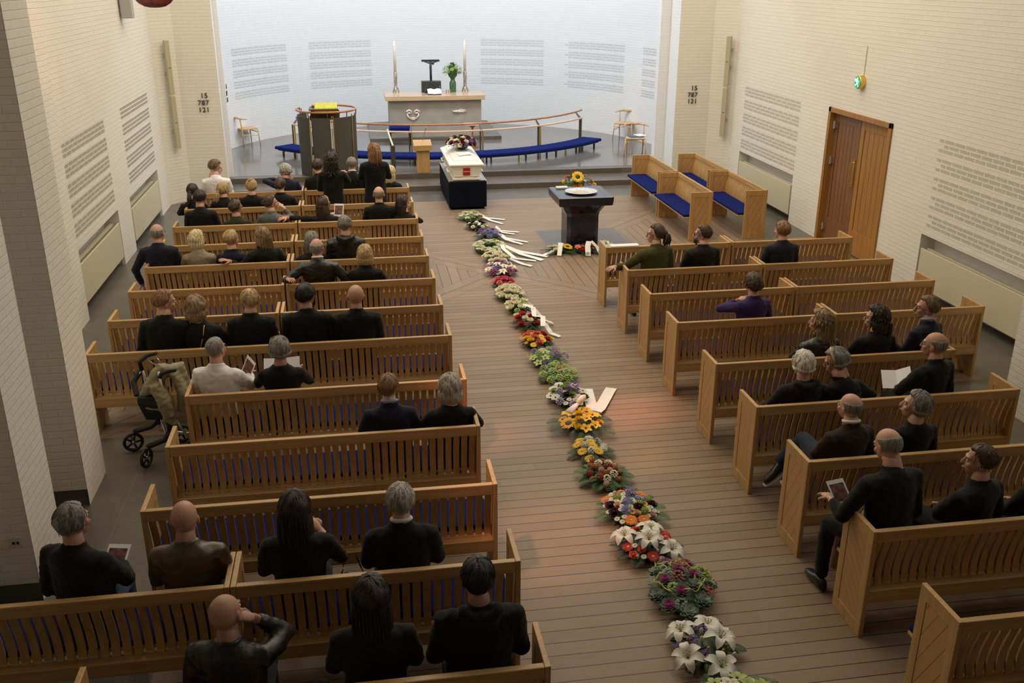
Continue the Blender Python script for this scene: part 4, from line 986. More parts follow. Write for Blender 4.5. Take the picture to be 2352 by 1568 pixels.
P_('brown-haired woman with hair band in black holding a photo booklet',-.55,L3,1.06,-50,'long','brown','black',seed=15,extra='band',arml='over',armr='hold',L=.22,ty=-12)
P_('bald man in black suit at the right of the third row',.29,L3,1.19,0,'fringe','buzz','black',seed=16,sh=1.02)
P_('girl with long dark hair in black looking right, aisle end of third row',.67,L3,1.03,-70,'long','dark','black',sh=.75,seed=17,L=.24,sk=2)
P_('bald bespectacled man in navy suit at the left end of his row',-2.63,L5,1.23,-15,'fringe','grey','navy',seed=18,glasses=1,sk=1,arml=((-.34,.0,.75),(-.30,.12,.5)))
P_('woman with white-blond bob in beige jacket',-2.14,L5,1.12,-35,'bob','paleblond','beige',seed=19,sh=.92,collar=None)
P_('blond boy in dark navy top beside the beige jacket',-1.76,L5,1.11,-35,leanx=.05,style='boyish',hc='blond',top='navy',sh=.75,seed=20)
P_('woman with long dark blond hair in black laying her arm around the boy',-1.24,L5,1.14,45,leanx=-.07,style='long',hc='darkblond',top='black',seed=21,arml=((-.30,-.13,.83),(-.50,-.26,.90)),ty=25,L=.20,tilt=-4)
P_('grey straight-haired woman in patterned dark blouse behind the black leather jacket',-.67,L5,1.05,-5,'long','grey','blackwarm',seed=22,sh=.82,L=.17)
P_('short grey-haired man in dark coat with hood down, left block near aisle',-.22,L5,1.25,-5,'short','grey','leather',seed=23,hood=1,sh=1.08)
P_('balding man in dark leather jacket with both arms spread on the bench back',-.56,L6,1.22,-12,'fringe','grey','leather',seed=24,collar='white',arml='overbent',armr=((.36,-.04,.80),(.44,-.08,.62)),sh=1.08,sk=1)
P_('blond bobbed woman in black with white collar, near the aisle',.02,L6,1.11,0,'bob','blond','black',seed=25,collar='white',sh=.95)
P_('man with short reddish hair in black looking right in profile',-2.08,L8,1.27,-62,leanx=.055,style='short',hc='ginger',top='black',seed=26,sh=1.02,sk=0,nod=.2,ty=-10)
P_('woman with straight ash blond bob in black with chain strap',-1.64,L8,1.19,-15,leanx=-.07,style='bob',hc='darkblond',top='black',seed=27,sh=.86,collar='none',extra='strap')
P_('blond balding man in black suit left of the bench joint',-1.18,L8,1.25,15,'thin','blond','black',seed=28,sh=1.0)
P_('black-haired bearded man in black suit right of the bench joint',-.61,L8,1.27,-28,'boyish','black','black',seed=29,beard=1,sk=3,sh=1.05)
P_('completely bald man in black suit jacket facing the altar',-.10,L8,1.24,0,'bald','buzz','black',seed=30,sk=3,sh=1.06,hp=2)
P_('bald grey bespectacled man in white shirt beside the rollator',-1.38,L9,1.18,-28,'buzz','grey','white',seed=31,glasses=1,armr=((.27,.08,.78),(.24,.28,.82)),ty=-15,sh=1.02,bl=.1,sk=0,legs='darkjeans')
P_('woman with short ash hair in black reading a white sheet',-.81,L9,1.14,0,'cropbob','grey','black',seed=32,arms='hold',sh=.93,collar='none',backcut=1,hp=1,sk=1)
P_('man with reddish grey hair and glasses in navy suit',.15,L10,1.13,-12,'short','ginger','navy',seed=33,glasses=1,collar='blue',sh=.98,sk=2)
P_('woman with rounded grey bob in black, aisle end of the bench',.67,L10,1.09,0,'bob','lightgrey','black',seed=34,sh=.92,collar='none')
P_('grey-haired man in black coat and blue jeans with booklet at the pier',-1.86,L12,1.23,-28,'short','grey','blackwarm',seed=35,ty=-25,armr='holdlow',legs='jeans',sh=1.06,sk=1,bl=.08)
P_('bald man in worn brown leather jacket beside the bench joint',-1.20,L12,1.19,0,'bald','buzz','brownleather',seed=36,sk=1,sh=1.0)
P_('woman with very long dark brown hair in black, back to the camera',-.52,L12,1.19,-8,'long','dark','black',seed=37,L=.42,sh=.98,armr=((.26,.04,.80),(.13,.14,.95)))
P_('man with silver cropped hair and white collar in black suit',.15,L12,1.19,0,'short','lightgrey','black',seed=38,collar='white',sh=1.05,sk=0)
P_('bald man in dark leather jacket at the bottom edge holding his ear',-.83,L13,1.18,-25,'bald','buzz','leather',seed=39,tilt=-10,armr=((.29,.12,.95),(.12,.03,1.13)),ty=-14,sh=1.06,sk=3,hp=2,bl=.05)
P_('woman with long dark hair in black at the bottom edge',-.06,L13,1.20,0,'long','dark','blackwarm',seed=40,L=.22,sh=1.0)
P_('dark-haired man in black hooded sweater and jeans by the aisle bottom',.53,L13,1.26,-5,'short','black','black',seed=41,hood=1,legs='jeans',sh=1.05,arms='rest',sk=3,bl=.05)
P_('woman with glasses, tied dreadlocks and green vest looking left',3.76,R2,1.24,70,'updo','brown','greenvest',seed=42,extra='ponywild',glasses=1,ty=22,arml=((-.38,.02,.82),(-.56,-.10,.86)),sh=1.1,bl=.12,sk=2)
P_('bearded man in dark glasses and black jacket looking left',4.40,R2,1.21,62,'short','brown','blackwarm',seed=43,glasses=2,beard=1,ty=12,sh=1.05,sk=2)
P_('ginger short-haired man in navy sweater by the right wall door',5.50,R2,1.22,18,'short','ginger','navy',seed=44,sh=.95,sk=0)
P_('person with wavy brown hair in dark purple shirt, alone in the row',4.28,R4,1.16,8,'wild','brown','purple',seed=45,arml=((-.32,.10,.86),(-.10,.05,.98)),ty=12,sh=.98)
P_('woman with long curly blond hair in black leather jacket',4.51,R5,1.12,50,'curly','darkblond','leather',seed=46,L=.30,ty=10,sh=.98)
P_('woman with dark curly tied hair and glasses in black looking left',5.11,R5,1.13,55,'curly','dark','blackwarm',seed=47,L=.12,glasses=1,extra='ponylow',ty=8)
P_('man with glasses, blue collar and navy suit at the right wall bench',5.66,R5,1.21,65,'short','lightbrown','navy',seed=48,collar='blue',glasses=1,ty=30,arml=((-.22,-.08,.78),(-.34,.10,.84)),sh=1.02,sk=1)
P_('white-haired person in black coat with hood down',3.86,R6,1.11,10,'cropbob','white','blackwarm',seed=49,hood=1,sh=1.0)
P_('woman with short grey hair and dark head band looking down left',4.36,R6,1.10,62,leanx=-.14,style='cropbob',hc='grey',top='black',seed=50,nod=.6,ty=12,sh=.92,glasses=1,extra='band')
P_('balding man with glasses in black holding an open white sheet',5.13,R6,1.22,42,'fringe','grey','black',seed=51,glasses=1,arml='holdlow',ty=22,sh=1.05,sk=1)
P_('balding man in brown jacket and white collar, legs crossed aislewards',3.78,R7,1.16,22,'fringe','grey','brown',seed=52,collar='white',sh=1.0,ty=14,legs='darkjeans',kl=(-.12,.46,.66),fl=(-.30,.50,.42),shoe='white')
P_('woman with short wavy grey-brown hair in black gazing up left',4.34,R7,1.14,58,'cropbob','grey','black',seed=53,nod=-.25,ty=10,sh=.95,collar='none',sk=2)
P_('bald man in black suit at the aisle end holding a photo booklet',3.62,R8,1.26,15,'fringe','grey','black',seed=54,nod=.7,arml=((-.34,.02,.84),(-.36,.20,.84)),ty=12,sh=1.10,lean=.06,sk=0,kl=(-.26,.34,.54),fl=(-.30,.30,.10))
P_('person with short brown hair in black short sleeves looking left',4.24,R8,1.17,60,'short','brown','black',seed=55,ty=20,arms='lap',sh=1.02,sk=1)
P_('person in black cut by the right edge of the photo',4.82,R8,1.12,30,'short','dark','black',seed=56,sh=1.05)

# ------------------------------------------------------------ flowers
def petal(m, ang, r0, r1, w, z0, z1, cup=0, mi=0, n=4, tip=.35):
    ca,sa=cos(ang),sin(ang); vs=[]
    for i in range(n+1):
        u=i/n; r=r0+(r1-r0)*u; ww=w*(sin(pi*min(.98,u*.8+.12))**.7)*(1 if u<.99 else tip); z=z0+(z1-z0)*u+cup*sin(u*pi)
        for k in (-1,0,1): 
            x=r; y=k*ww; zz=z+(abs(k)*ww*.35)
            vs.append((x*ca-y*sa,x*sa+y*ca,zz))
    m.add(vs,[(i*3+k,i*3+k+1,i*3+k+4,i*3+k+3) for i in range(n) for k in (0,1)],mi)
FC={'white':(.72,.70,.62),'cream':(.78,.74,.55),'palegreen':(.38,.48,.14),'lime':(.28,.42,.06),'yellow':(.80,.52,.02),'deepyellow':(.75,.38,.01),'orange':(.72,.22,.02),'coral':(.70,.16,.10),'red':(.42,.010,.012),'darkred':(.13,.006,.010),
 'pink':(.62,.08,.16),'blush':(.65,.42,.32),'magenta':(.26,.015,.13),'purple':(.10,.018,.20),'plum':(.055,.008,.035),'blue':(.10,.10,.34),'lilac':(.34,.28,.50),'burnt':(.38,.15,.05),'rustred':(.28,.06,.03),'brownseed':(.03,.015,.008),'greyg':(.20,.26,.19)}
def fm(c): return mat('petal_'+c,FC[c],.55,var=.16,vs=30)
GR1=mat('dark_fern_green',(.018,.055,.016),.5,var=.4,vs=30); GR2=mat('leaf_green',(.05,.13,.025),.5,var=.4,vs=24); GR3=mat('eucalyptus_grey_green',(.09,.14,.09),.6,var=.3,vs=20); GR4=mat('lime_foliage',(.16,.24,.035),.55,var=.3,vs=20); GR5=mat('rust_moss',(.10,.035,.015),.9,var=.4,vs=60,bump=.6,bs=90)
_F={}
def flower(kind,c):
    key=(kind,c)
    if key in _F: return _F[key]
    m=MB(); rnd=random.Random(hash(kind)%97 if False else len(kind)*7); mats=[fm(c)]
    if kind=='rose':
        for L,(nn,r,z0,z1,w) in enumerate(((5,.95,-.15,.30,.50),(5,.75,-.05,.45,.44),(4,.5,.0,.55,.36),(3,.28,.1,.58,.26))):
            for i in range(nn): petal(m,2*pi*i/nn+L*.7,.12,r,w,z0,z1,-.12)
        m.ell((0,0,.25),(.22,.22,.30),nu=8,nv=6)
    elif kind=='lily':
        for i in range(6): petal(m,2*pi*i/6+.1,.08,1.0 if i%2 else .93,.26,.10,.02,.28,n=6,tip=.1)
        mats+= [fm('burnt'),fm('palegreen')]
        for i in range(6): a=2*pi*i/6; m.tube([(0,0,.1),(cos(a)*.18,sin(a)*.18,.42)],.015,4,2); m.ell((cos(a)*.19,sin(a)*.19,.43),(.05,.03,.03),1,6,4)
        m.tube([(0,0,.05),(0,0,.5)],.03,5,2)
    elif kind in('daisy','gerbera','sunflower'):
        nn={'daisy':12,'gerbera':26,'sunflower':22}[kind]; cc={'daisy':'lime','gerbera':'deepyellow' if c!='yellow' else 'orange','sunflower':'brownseed'}[kind]; mats+=[fm(cc)]
        rc={'daisy':.30,'gerbera':.25,'sunflower':.40}[kind]
        for i in range(nn): petal(m,2*pi*i/nn+rnd.uniform(-.06,.06),rc*.7,rnd.uniform(.9,1.02),.17 if nn<20 else .13,.0+(i%2)*.05,.04+rnd.uniform(-.05,.1),.08,tip=.3)
        if kind!='daisy':
            for i in range(nn): petal(m,2*pi*(i+.5)/nn,rc*.7,.8,.11,.05,.12,.06,tip=.3)
        m.ell((0,0,.05),(rc,rc,.14),1,12,7)
    elif kind=='anemone':
        mats+=[fm('plum'),fm('palegreen')]
        for i in range(7): petal(m,2*pi*i/7,.1,.95,.40,.0,.22,-.04)
        m.ell((0,0,.08),(.2,.2,.13),1,8,6)
    elif kind=='lisianthus':
        for L in (0,1):
            for i in range(5): petal(m,2*pi*i/5+L*.6,.05,.9-.3*L,.46-.12*L,-.1,.45+.1*L,-.18)
        mats+=[fm('lime')]; m.ell((0,0,.15),(.14,.14,.2),1,7,5)
    elif kind=='pompon':
        m.ell((0,0,0),(.8,.8,.75),nu=12,nv=8)
        for i in range(46):
            z=1-2*(i+.5)/46; a=i*2.4; q=math.sqrt(1-z*z); p=V((cos(a)*q,sin(a)*q,z)); m.ell(p*.82,(.16,.16,.14),0,5,4)
    elif kind=='cluster':
        for i in range(26):
            z=.9-1.1*(i+.5)/26; a=i*2.4; q=math.sqrt(max(0,1-z*z)); p=V((cos(a)*q,sin(a)*q,z))*.8
            for k in range(4): petal(m,k*pi/2+i,.0,.20,.09,0,.03) ; 
            for j in range(len(m.v)-4*15,len(m.v)): m.v[j]=tuple(V(m.v[j])+p)
    elif kind=='rosette':
        for L,(nn,r,z) in enumerate(((8,1.0,.0),(8,.82,.14),(7,.62,.26),(6,.42,.34),(4,.25,.40))):
            for i in range(nn): petal(m,2*pi*i/nn+L*.4,.05,r,.30*r+.06,z,z+.16,-.03,1 if L<2 else 0)
        mats+=[GR3]
    elif kind=='bud': m.tube([(0,0,-.6),(0,0,0),(.05,0,.6),(.06,0,1)],[.12,.30,.30,.05],8)
    elif kind=='cymbidium':
        mats+=[fm('magenta')]
        for i in range(5): petal(m,2*pi*i/5+.3,.05,1,.34,.05,.25,.05)
        m.ell((.1,-.1,.15),(.2,.16,.16),1,7,5)
    me=m.mesh(kind,mats,True); _F[key]=me; return me
def leaf(m, P, D, L, w, mi=0, droop=.3, n=4):
    D=V(D).normalized(); S=D.cross(V((0,0,1))); S=S.normalized() if S.length>.05 else V((1,0,0)); P=V(P); vs=[]
    for i in range(n+1):
        u=i/n; c=P+D*L*u+V((0,0,-droop*L*u*u)); ww=w*sin(pi*(.08+.9*u))
        for k in (-1,0,1): vs.append(c+S*k*ww+V((0,0,abs(k)*ww*.3)))
    m.add(vs,[(i*3+k,i*3+k+1,i*3+k+4,i*3+k+3) for i in range(n) for k in (0,1)],mi)
def frond(m,P,D,L,mi=0,lw=.012,ll=.06,n=11,droop=.35):
    D=V(D).normalized(); S=D.cross(V((0,0,1))).normalized(); P=V(P); pts=[P+D*L*i/n+V((0,0,-droop*L*(i/n)**2)) for i in range(n+1)]; m.tube(pts,.0022,3,mi)
    for i in range(1,n+1):
        l=ll*sin(pi*(.12+.8*i/n))+.008
        for s in (-1,1): leaf(m,pts[i],D*.7+S*s+V((0,0,.05)),l,lw*.7,mi,.25,2)
def ribbon(m,path,w,mi=0,wdir=None):
    pts=[V(p) for p in path]; vs=[]
    for i,p in enumerate(pts):
        t=(pts[min(i+1,len(pts)-1)]-pts[max(i-1,0)]).normalized(); s=V(wdir) if wdir else t.cross(V((0,0,1))); s=s.normalized() if s.length>.01 else V((0,1,0)); vs+=[p-s*w/2,p+s*w/2]
    k=len(vs); vs+= [v+V((0,0,.0015)) for v in vs]
    n=len(pts); fs=[(2*i,2*i+1,2*i+3,2*i+2) for i in range(n-1)]+[(k+2*i,k+2*i+2,k+2*i+3,k+2*i+1) for i in range(n-1)]
    fs+=[(2*i,2*i+2,k+2*i+2,k+2*i) for i in range(n-1)]+[(2*i+1,k+2*i+1,k+2*i+3,2*i+3) for i in range(n-1)]
    m.add(vs,fs,mi)
def bouquet(name,label,x,y,rx,ry,h,fl,fol=('leaf',GR2,60),z0=0.0,ribs=(),seed=1,ring=False,group=None,extra=None,bw=.07,flscale=1.0,fern=None):
    t=thing(name,label,'flowers',(x,y,z0),0,group); rnd=random.Random(seed)
    m=MB(); 
    # core of moss/greens
    tall=h>.25
    if tall: m.ell((0,0,h*.34),(rx*.52,ry*.52,h*.36),0,14,8)
    elif not ring: m.ell((0,0,h*.30),(rx*.72,ry*.72,h*.40),0,14,8)
    else:
        m.tube([(cos(a*pi/9)*rx*.72,sin(a*pi/9)*ry*.72,.05) for a in range(19)],rx*.22,8,0,False)
    kind,gm,cnt=fol
    for i in range(cnt):
        a=rnd.uniform(0,2*pi); q=math.sqrt(rnd.random()); 
        if ring: q=.55+.35*rnd.random()
        P=V((cos(a)*rx*q*.8,sin(a)*ry*q*.8,h*.55*math.sqrt(max(0,1-q*q))+.01)); D=V((cos(a),sin(a),rnd.uniform(.15,.9)*(1.1-q)))
        if tall:
            e=rnd.uniform(-.25,1.5); ce=cos(e)*rnd.uniform(.45,.9); P=V((cos(a)*rx*ce,sin(a)*ry*ce,h*(.34+sin(e)*.5*rnd.uniform(.6,1)))); D=V((cos(a)*cos(e),sin(a)*cos(e),sin(e)+.3))
        if kind=='leaf': leaf(m,P,D,rnd.uniform(.05,.09),rnd.uniform(.010,.018),0 if rnd.random()<.7 else 1,.3)
        elif kind=='round': leaf(m,P,D,rnd.uniform(.04,.06),.022,0 if rnd.random()<.6 else 1,.2)
        else: 
            if i%3==0: frond(m,P,D,rnd.uniform(.10,.17),0,.007,.045,9,.3)
            else: leaf(m,P,D,rnd.uniform(.05,.08),.014,1,.3)
    if fern:
        for i in range(fern[0]):
            a=2*pi*i/fern[0]+rnd.uniform(-.2,.2); frond(m,(cos(a)*rx*.5,sin(a)*ry*.5,h*.35),(cos(a),sin(a),.22),fern[1]*rnd.uniform(.8,1.1),0,.0065 if fern[2] else .010,fern[1]*.36,13,.28)
    mm=[gm, GR2 if gm is not GR2 else GR1]
    put('foliage',m,mm,t,smooth=False,fix=False)
    items=[]
    for kind,c,s,n in fl: items += [(kind,c,s)]*n
    rnd.shuffle(items); items.sort(key=lambda i:-i[2] if i[2]>.05 else 0)
    N=len(items); pos=[]
    for k,(kind,c,s) in enumerate(items):
        best=None
        for tr in range(30):
            a=rnd.uniform(0,2*pi); q=math.sqrt(rnd.random())*.92
            if ring: q=.52+.40*rnd.random()
            p=V((cos(a)*rx*q,sin(a)*ry*q,0)); d=min([(p-pp).length-(s+ss)*.8 for pp,ss in pos] or [1])
            if best is None or d>best[0]: best=(d,p,q,a)
            if d>0: break
        _,p,q,a=best; pos.append((p,s));  zz=h*(math.sqrt(max(0,1-q*q*.95))*.75+.12)
        if ring: zz=h*(.55+.3*(1-abs(q-.72)*3))
        nrm=V((p.x/rx*.7/rx*.12*(1 if not ring else .4),p.y/ry*.7/ry*.12*(1 if not ring else .4)-.12,1)).normalized()
        if tall:
            e=.05+1.35*(1-q); zz=h*(.34+.50*sin(e)); f=cos(e)/max(q,.05); p=V((p.x*f*.95,p.y*f*.95,0)); nrm=V((p.x/rx*cos(e),p.y/ry*cos(e),sin(e)+.15)).normalized()
            if kind=='sunflower': p=V((0,-ry*.55,0)); zz=h*.80; nrm=V((0,-.75,.65))
        o=bpy.data.objects.new(kind,flower(kind,c)); COL.objects.link(o); o.parent=t; o.location=(p.x,p.y,zz); s*=flscale
        o.rotation_mode='QUATERNION'; o.rotation_quaternion=nrm.to_track_quat('Z','Y')@Matrix.Rotation(rnd.uniform(0,6),3,'Z').to_quaternion(); o.scale=(s,s,s*rnd.uniform(.85,1.1))
    for r in ribs:
        m=MB()
        for path in r: 
            P=[V(p)-V((x,y,z0)) for p in path]; Q=[]
            for i in range(len(P)-1):
                for q in range(4): Q.append(P[i].lerp(P[i+1],q/4)+V((0,0,.006*rnd.random())))
            Q.append(P[-1]); ribbon(m,Q,bw)
        put('ribbon',m,RIB,t,fix=False)
    if extra: extra(t)
    return t
G='funeral flowers laid down the aisle'
def B(label,*a,**k):
    a=list(a); a[5]=[(q[0],q[1],q[2]*1.08,int(q[3]*(1.3 if q[2]<.08 else 1)+.5) if q[3]>1 else 1) for q in a[5]]
    a[2]*=.92; a[3]*=.95
    return bouquet('funeral_bouquet',label,*a,group=G,**k)
def z(x,y,h=.012): return (x,y,h)
B('white and lime bouquet at the foot of the coffin bier',2.06,17.85,.24,.26,.17,[('rose','white',.05,5),('daisy','white',.032,8),('cluster','palegreen',.05,4),('rose','lime',.04,3)],seed=1,ribs=[[[z(2.22,17.95,.10),z(2.40,17.86,.02),z(2.71,17.72)],[z(2.22,17.92,.09),z(2.42,17.68,.02),z(2.62,17.41)]]],fern=(7,.2,1))
B('small dark burgundy and lime bouquet, second from the coffin',2.10,17.15,.24,.28,.15,[('rose','plum',.05,7),('daisy','white',.03,5),('rose','lime',.04,5),('cluster','cream',.04,3)],seed=2,fol=('leaf',GR1,60))
B('ferny bouquet with blue and violet flowers below the burgundy one',2.24,16.45,.24,.30,.17,[('cluster','purple',.055,6),('cluster','blue',.05,4),('rose','plum',.04,3),('daisy','lilac',.03,5)],seed=3,fol=('fern',GR1,60),fern=(8,.20,1),ribs=[[[z(2.42,16.9,.10),z(2.5,16.85,.02),z(2.82,16.75)],[z(2.42,16.85,.09),z(2.5,16.75,.02),z(2.72,16.62)]],[[z(2.40,16.4,.1),z(2.50,16.25,.04),z(2.86,16.04)],[z(2.40,16.35,.1),z(2.5,16.15,.04),z(2.74,15.91)]]])
B('white and green ring wreath',2.13,15.62,.30,.38,.13,[('rose','white',.045,12),('cluster','palegreen',.05,6),('lisianthus','cream',.045,10),('daisy','white',.03,8)],seed=4,ring=True,ribs=[[[z(2.38,15.45,.12),z(2.62,15.38,.03),z(3.03,15.08)],[z(2.38,15.4,.12),z(2.6,15.25,.03),z(2.90,14.88)]]],bw=.10)
B('dense cream rose bouquet with white bow below the ring wreath',2.14,14.95,.23,.30,.17,[('rose','cream',.055,14),('rose','white',.045,6)],seed=5,ribs=[[[z(2.30,15.35,.17),z(2.28,15.05,.18),z(2.42,14.8,.1)]],[[z(2.34,15.1,.05),z(2.5,15.0,.02),z(2.79,14.86)],[z(2.34,15.0,.05),z(2.5,14.75,.02),z(2.66,14.57)]]])
B('purple and magenta bouquet at the crossing of the floor pattern',2.12,14.28,.27,.34,.16,[('cluster','magenta',.075,4),('cluster','purple',.06,5),('lily','cream',.075,5),('daisy','lilac',.035,10),('rose','magenta',.045,4)],seed=6,fol=('leaf',GR1,60))
B('small bouquet of pink and red blooms with dark leaves',2.06,13.66,.18,.20,.13,[('rose','pink',.055,5),('cluster','coral',.05,4),('rose','red',.035,3)],seed=7,fol=('round',GR1,50))
B('cream rose bouquet with fern tips in mid aisle',2.07,13.08,.20,.30,.18,[('rose','cream',.062,14),('rose','white',.05,4)],seed=8,fern=(8,.16,1))
B('bouquet of cream lisianthus and fresh green leaves',2.10,12.48,.19,.26,.15,[('lisianthus','cream',.07,5),('cluster','lime',.045,4)],seed=9,fol=('round',GR2,70))
B('dark red roses with a crumpled white ribbon',2.12,11.88,.21,.30,.16,[('rose','red',.055,5),('lisianthus','cream',.05,2),('cluster','white',.03,4),('cluster','darkred',.04,3)],seed=10,fol=('leaf',GR1,80),fern=(6,.16,1),ribs=[[[z(2.14,12.25,.17),z(2.22,12.0,.20),z(2.20,11.8,.16),z(2.30,11.72,.17),z(2.26,11.5,.12)],[z(2.22,11.98,.2),z(2.34,11.85,.08),z(2.47,11.84,.02)]],[[z(2.30,11.6,.12),z(2.36,11.45,.03),z(2.46,11.36)]]],bw=.065)
B('coral pink, red and yellow bouquet',2.10,11.15,.23,.28,.15,[('rose','coral',.055,4),('gerbera','yellow',.045,3),('rose','yellow',.05,2),('rose','red',.05,3),('daisy','orange',.03,5)],seed=11,fol=('leaf',GR1,70))
B('bouquet of violet asters and pale green orchids',2.13,10.55,.25,.28,.15,[('cluster','purple',.055,6),('cymbidium','palegreen',.055,4),('cluster','lime',.05,4),('cluster','greyg',.05,3)],seed=12,fol=('leaf',GR2,80))
B('leafy green bouquet with one blush rose',2.15,10.02,.24,.26,.16,[('rose','blush',.055,1),('cluster','lime',.055,7),('cluster','palegreen',.05,4)],seed=13,fol=('leaf',GR2,110),fern=(7,.14,0))
B('white anemone bouquet with one large purple bloom',2.14,9.43,.23,.32,.16,[('anemone','white',.055,5),('daisy','white',.032,12),('cluster','purple',.085,1),('rose','lime',.045,4),('cluster','lilac',.05,2),('rose','plum',.05,2)],seed=14,fol=('leaf',GR1,70))
def dove(t):
    m=MB(); m.tube([(-.02,.14,.20),(.02,.18,.23),(.07,.22,.25),(.10,.26,.26)],[.006,.035,.035,.006],10); m.tube([(-.12,.06,.17),(-.04,.13,.20),(.03,.18,.23)],[.05,.035,.01],8,flat=.35); put('white_tulle_bow',m,RIB,t,smooth=True)
B('sunflower bouquet with palm leaves and a wide white ribbon',2.13,8.72,.22,.26,.20,[('sunflower','deepyellow',.085,1),('sunflower','deepyellow',.05,2),('cymbidium','yellow',.06,7),('rose','yellow',.045,3)],seed=15,fol=('leaf',GR1,40),fern=(9,.27,0),ribs=[[[z(2.28,8.95,.06),z(2.34,9.1,.03),z(2.42,9.68)],[z(2.30,8.92,.06),z(2.42,9.1,.03),z(2.70,9.66)]]],bw=.125,extra=dove)
B('small bouquet of yellow gerberas and white carnations',2.08,8.12,.17,.26,.15,[('gerbera','yellow',.05,5),('pompon','white',.045,3),('cluster','white',.04,2)],seed=16,fol=('fern',GR1,50),fern=(6,.16,1))
B('bouquet of orange pompons and pale rosehips in dark fern',2.10,7.62,.20,.25,.17,[('pompon','burnt',.030,10),('pompon','rustred',.042,3),('cluster','cream',.04,3),('pompon','blush',.03,3)],seed=17,fol=('fern',GR2,80),fern=(9,.19,0))
B('large multicoloured bouquet with orange, white and blue flowers',2.17,6.98,.26,.33,.18,[('gerbera','orange',.055,3),('daisy','white',.026,26),('cluster','blue',.05,4),('pompon','lime',.04,4),('sunflower','deepyellow',.038,3),('rose','plum',.05,4),('rose','blush',.035,5)],seed=18,fol=('leaf',GR2,110),fern=(9,.20,0))
B('white lily bouquet with red gerberas',2.15,6.42,.26,.26,.17,[('lily','white',.115,4),('gerbera','red',.05,4),('rose','coral',.04,2),('bud','white',.035,2),('daisy','white',.025,6)],seed=19,fol=('leaf',GR1,110),fern=(9,.20,1))
def loops(t):
    m=MB(); rnd=random.Random(4)
    for k in range(6):
        a=rnd.uniform(0,6); p=V((cos(a)*.12,sin(a)*.14,.20)); pts=[]
        for i in range(14): a+=rnd.uniform(-.9,.9); p=p+V((cos(a)*.022,sin(a)*.026,0)); p.x=max(-.22,min(.22,p.x)); p.y=max(-.26,min(.26,p.y)); p.z=.19-.25*(p.x**2+p.y**2)/.12*.3+.015*sin(i); pts.append(p.copy())
        ribbon(m,pts,.011)
    put('yellow_ribbon',m,mat('yellow_paper_ribbon',(.42,.40,.02),.6),t,fix=False)
B('dark bouquet of purple ornamental cabbage and succulents with curling yellow ribbon',2.24,5.80,.27,.36,.19,[('rosette','magenta',.065,5),('rosette','greyg',.07,5),('cluster','greyg',.05,4),('cluster','rustred',.055,3),('cluster','lime',.045,3)],seed=20,fol=('round',GR3,130),extra=loops)
B('white lilies with purple freesias and broad dark leaves',2.19,5.13,.22,.26,.16,[('lily','white',.12,5),('cluster','purple',.04,4),('bud','yellow',.03,2),('bud','cream',.04,2)],seed=21,fol=('leaf',GR1,60),fern=(5,.16,0))
B('fern bouquet with white daisies and green orchids cut by the bottom edge',2.23,4.56,.26,.26,.18,[('daisy','white',.032,22),('cymbidium','palegreen',.06,8)],seed=22,fol=('fern',GR2,90),fern=(15,.24,1))
# round the font
bouquet('font_bouquet','lying sunflower bouquet with white roses and white ribbons before the font',3.28,15.33,.26,.14,.14,[('rose','cream',.05,4),('sunflower','yellow',.095,1),('cluster','blue',.03,2)],seed=31,fol=('leaf',GR1,60),fern=(6,.24,1),group='flowers round the font',ribs=[[[z(3.30,15.4,.15),z(3.27,15.22,.15),z(3.22,15.08,.02)],[z(3.34,15.36,.15),z(3.1,15.22,.04),z(2.93,15.12)]]],bw=.075)
bouquet('font_bouquet','orange and coral lilies with two standing white ribbons before the font',3.70,15.26,.24,.14,.15,[('cymbidium','coral',.06,5),('rose','orange',.04,4),('rose','red',.045,2),('cluster','purple',.03,2)],seed=32,fol=('leaf',GR1,60),fern=(7,.26,1),group='flowers round the font',ribs=[[[z(3.76,15.24,.20),z(3.72,15.15,.14),z(3.70,15.02,.01)],[z(3.80,15.24,.20),z(3.90,15.16,.10),z(3.94,15.04,.01)]]],bw=.09)
bouquet('font_bouquet','white lily bouquet at the right foot of the font',4.03,15.20,.13,.13,.18,[('lily','white',.11,3)],seed=33,fol=('leaf',GR1,36),group='flowers round the font')
t=bouquet('font_bouquet','tall standing arrangement with a big sunflower behind the font',3.86,16.75,.36,.22,.46,[('sunflower','yellow',.12,1),('pompon','yellow',.05,4),('rose','orange',.05,5),('rose','white',.045,4),('rose','coral',.05,3),('cluster','lilac',.045,3)],seed=34,z0=.64,fol=('leaf',GR2,150),fern=(10,.2,0),group='flowers round the font')
m=MB(); m.lathe([(.12,-.64),(.10,-.62),(.05,-.3),(.06,-.05),(.16,.06)],n=14); put('vase',m,BLACK,t,smooth=True)
# coffin spray, altar vase
bouquet('coffin_spray','domed spray of dark red and white roses on the coffin lid',2.13,19.86,.31,.34,.30,[('rose','darkred',.065,22),('rose','white',.06,12),('lisianthus','cream',.06,9),('cluster','blue',.05,4)],z0=.575+.435,seed=40,fol=('leaf',GR3,90),fern=(10,.14,0))
t=bouquet('altar_flowers','green bouquet in a green glass vase on the altar',2.64,26.55,.25,.25,.46,[('cluster','lime',.06,10),('cluster','palegreen',.05,5)],z0=1.41+.35,seed=41,fol=('leaf',GR2,190),fern=(12,.16,0))
m=MB(); m.lathe([(.085,-.35),(.09,-.34),(.09,-.10),(.06,-.05),(.065,.03)],n=20); put('vase',m,mat('green_glass',(.05,.14,.06),.08,spec=.8),t,smooth=True)
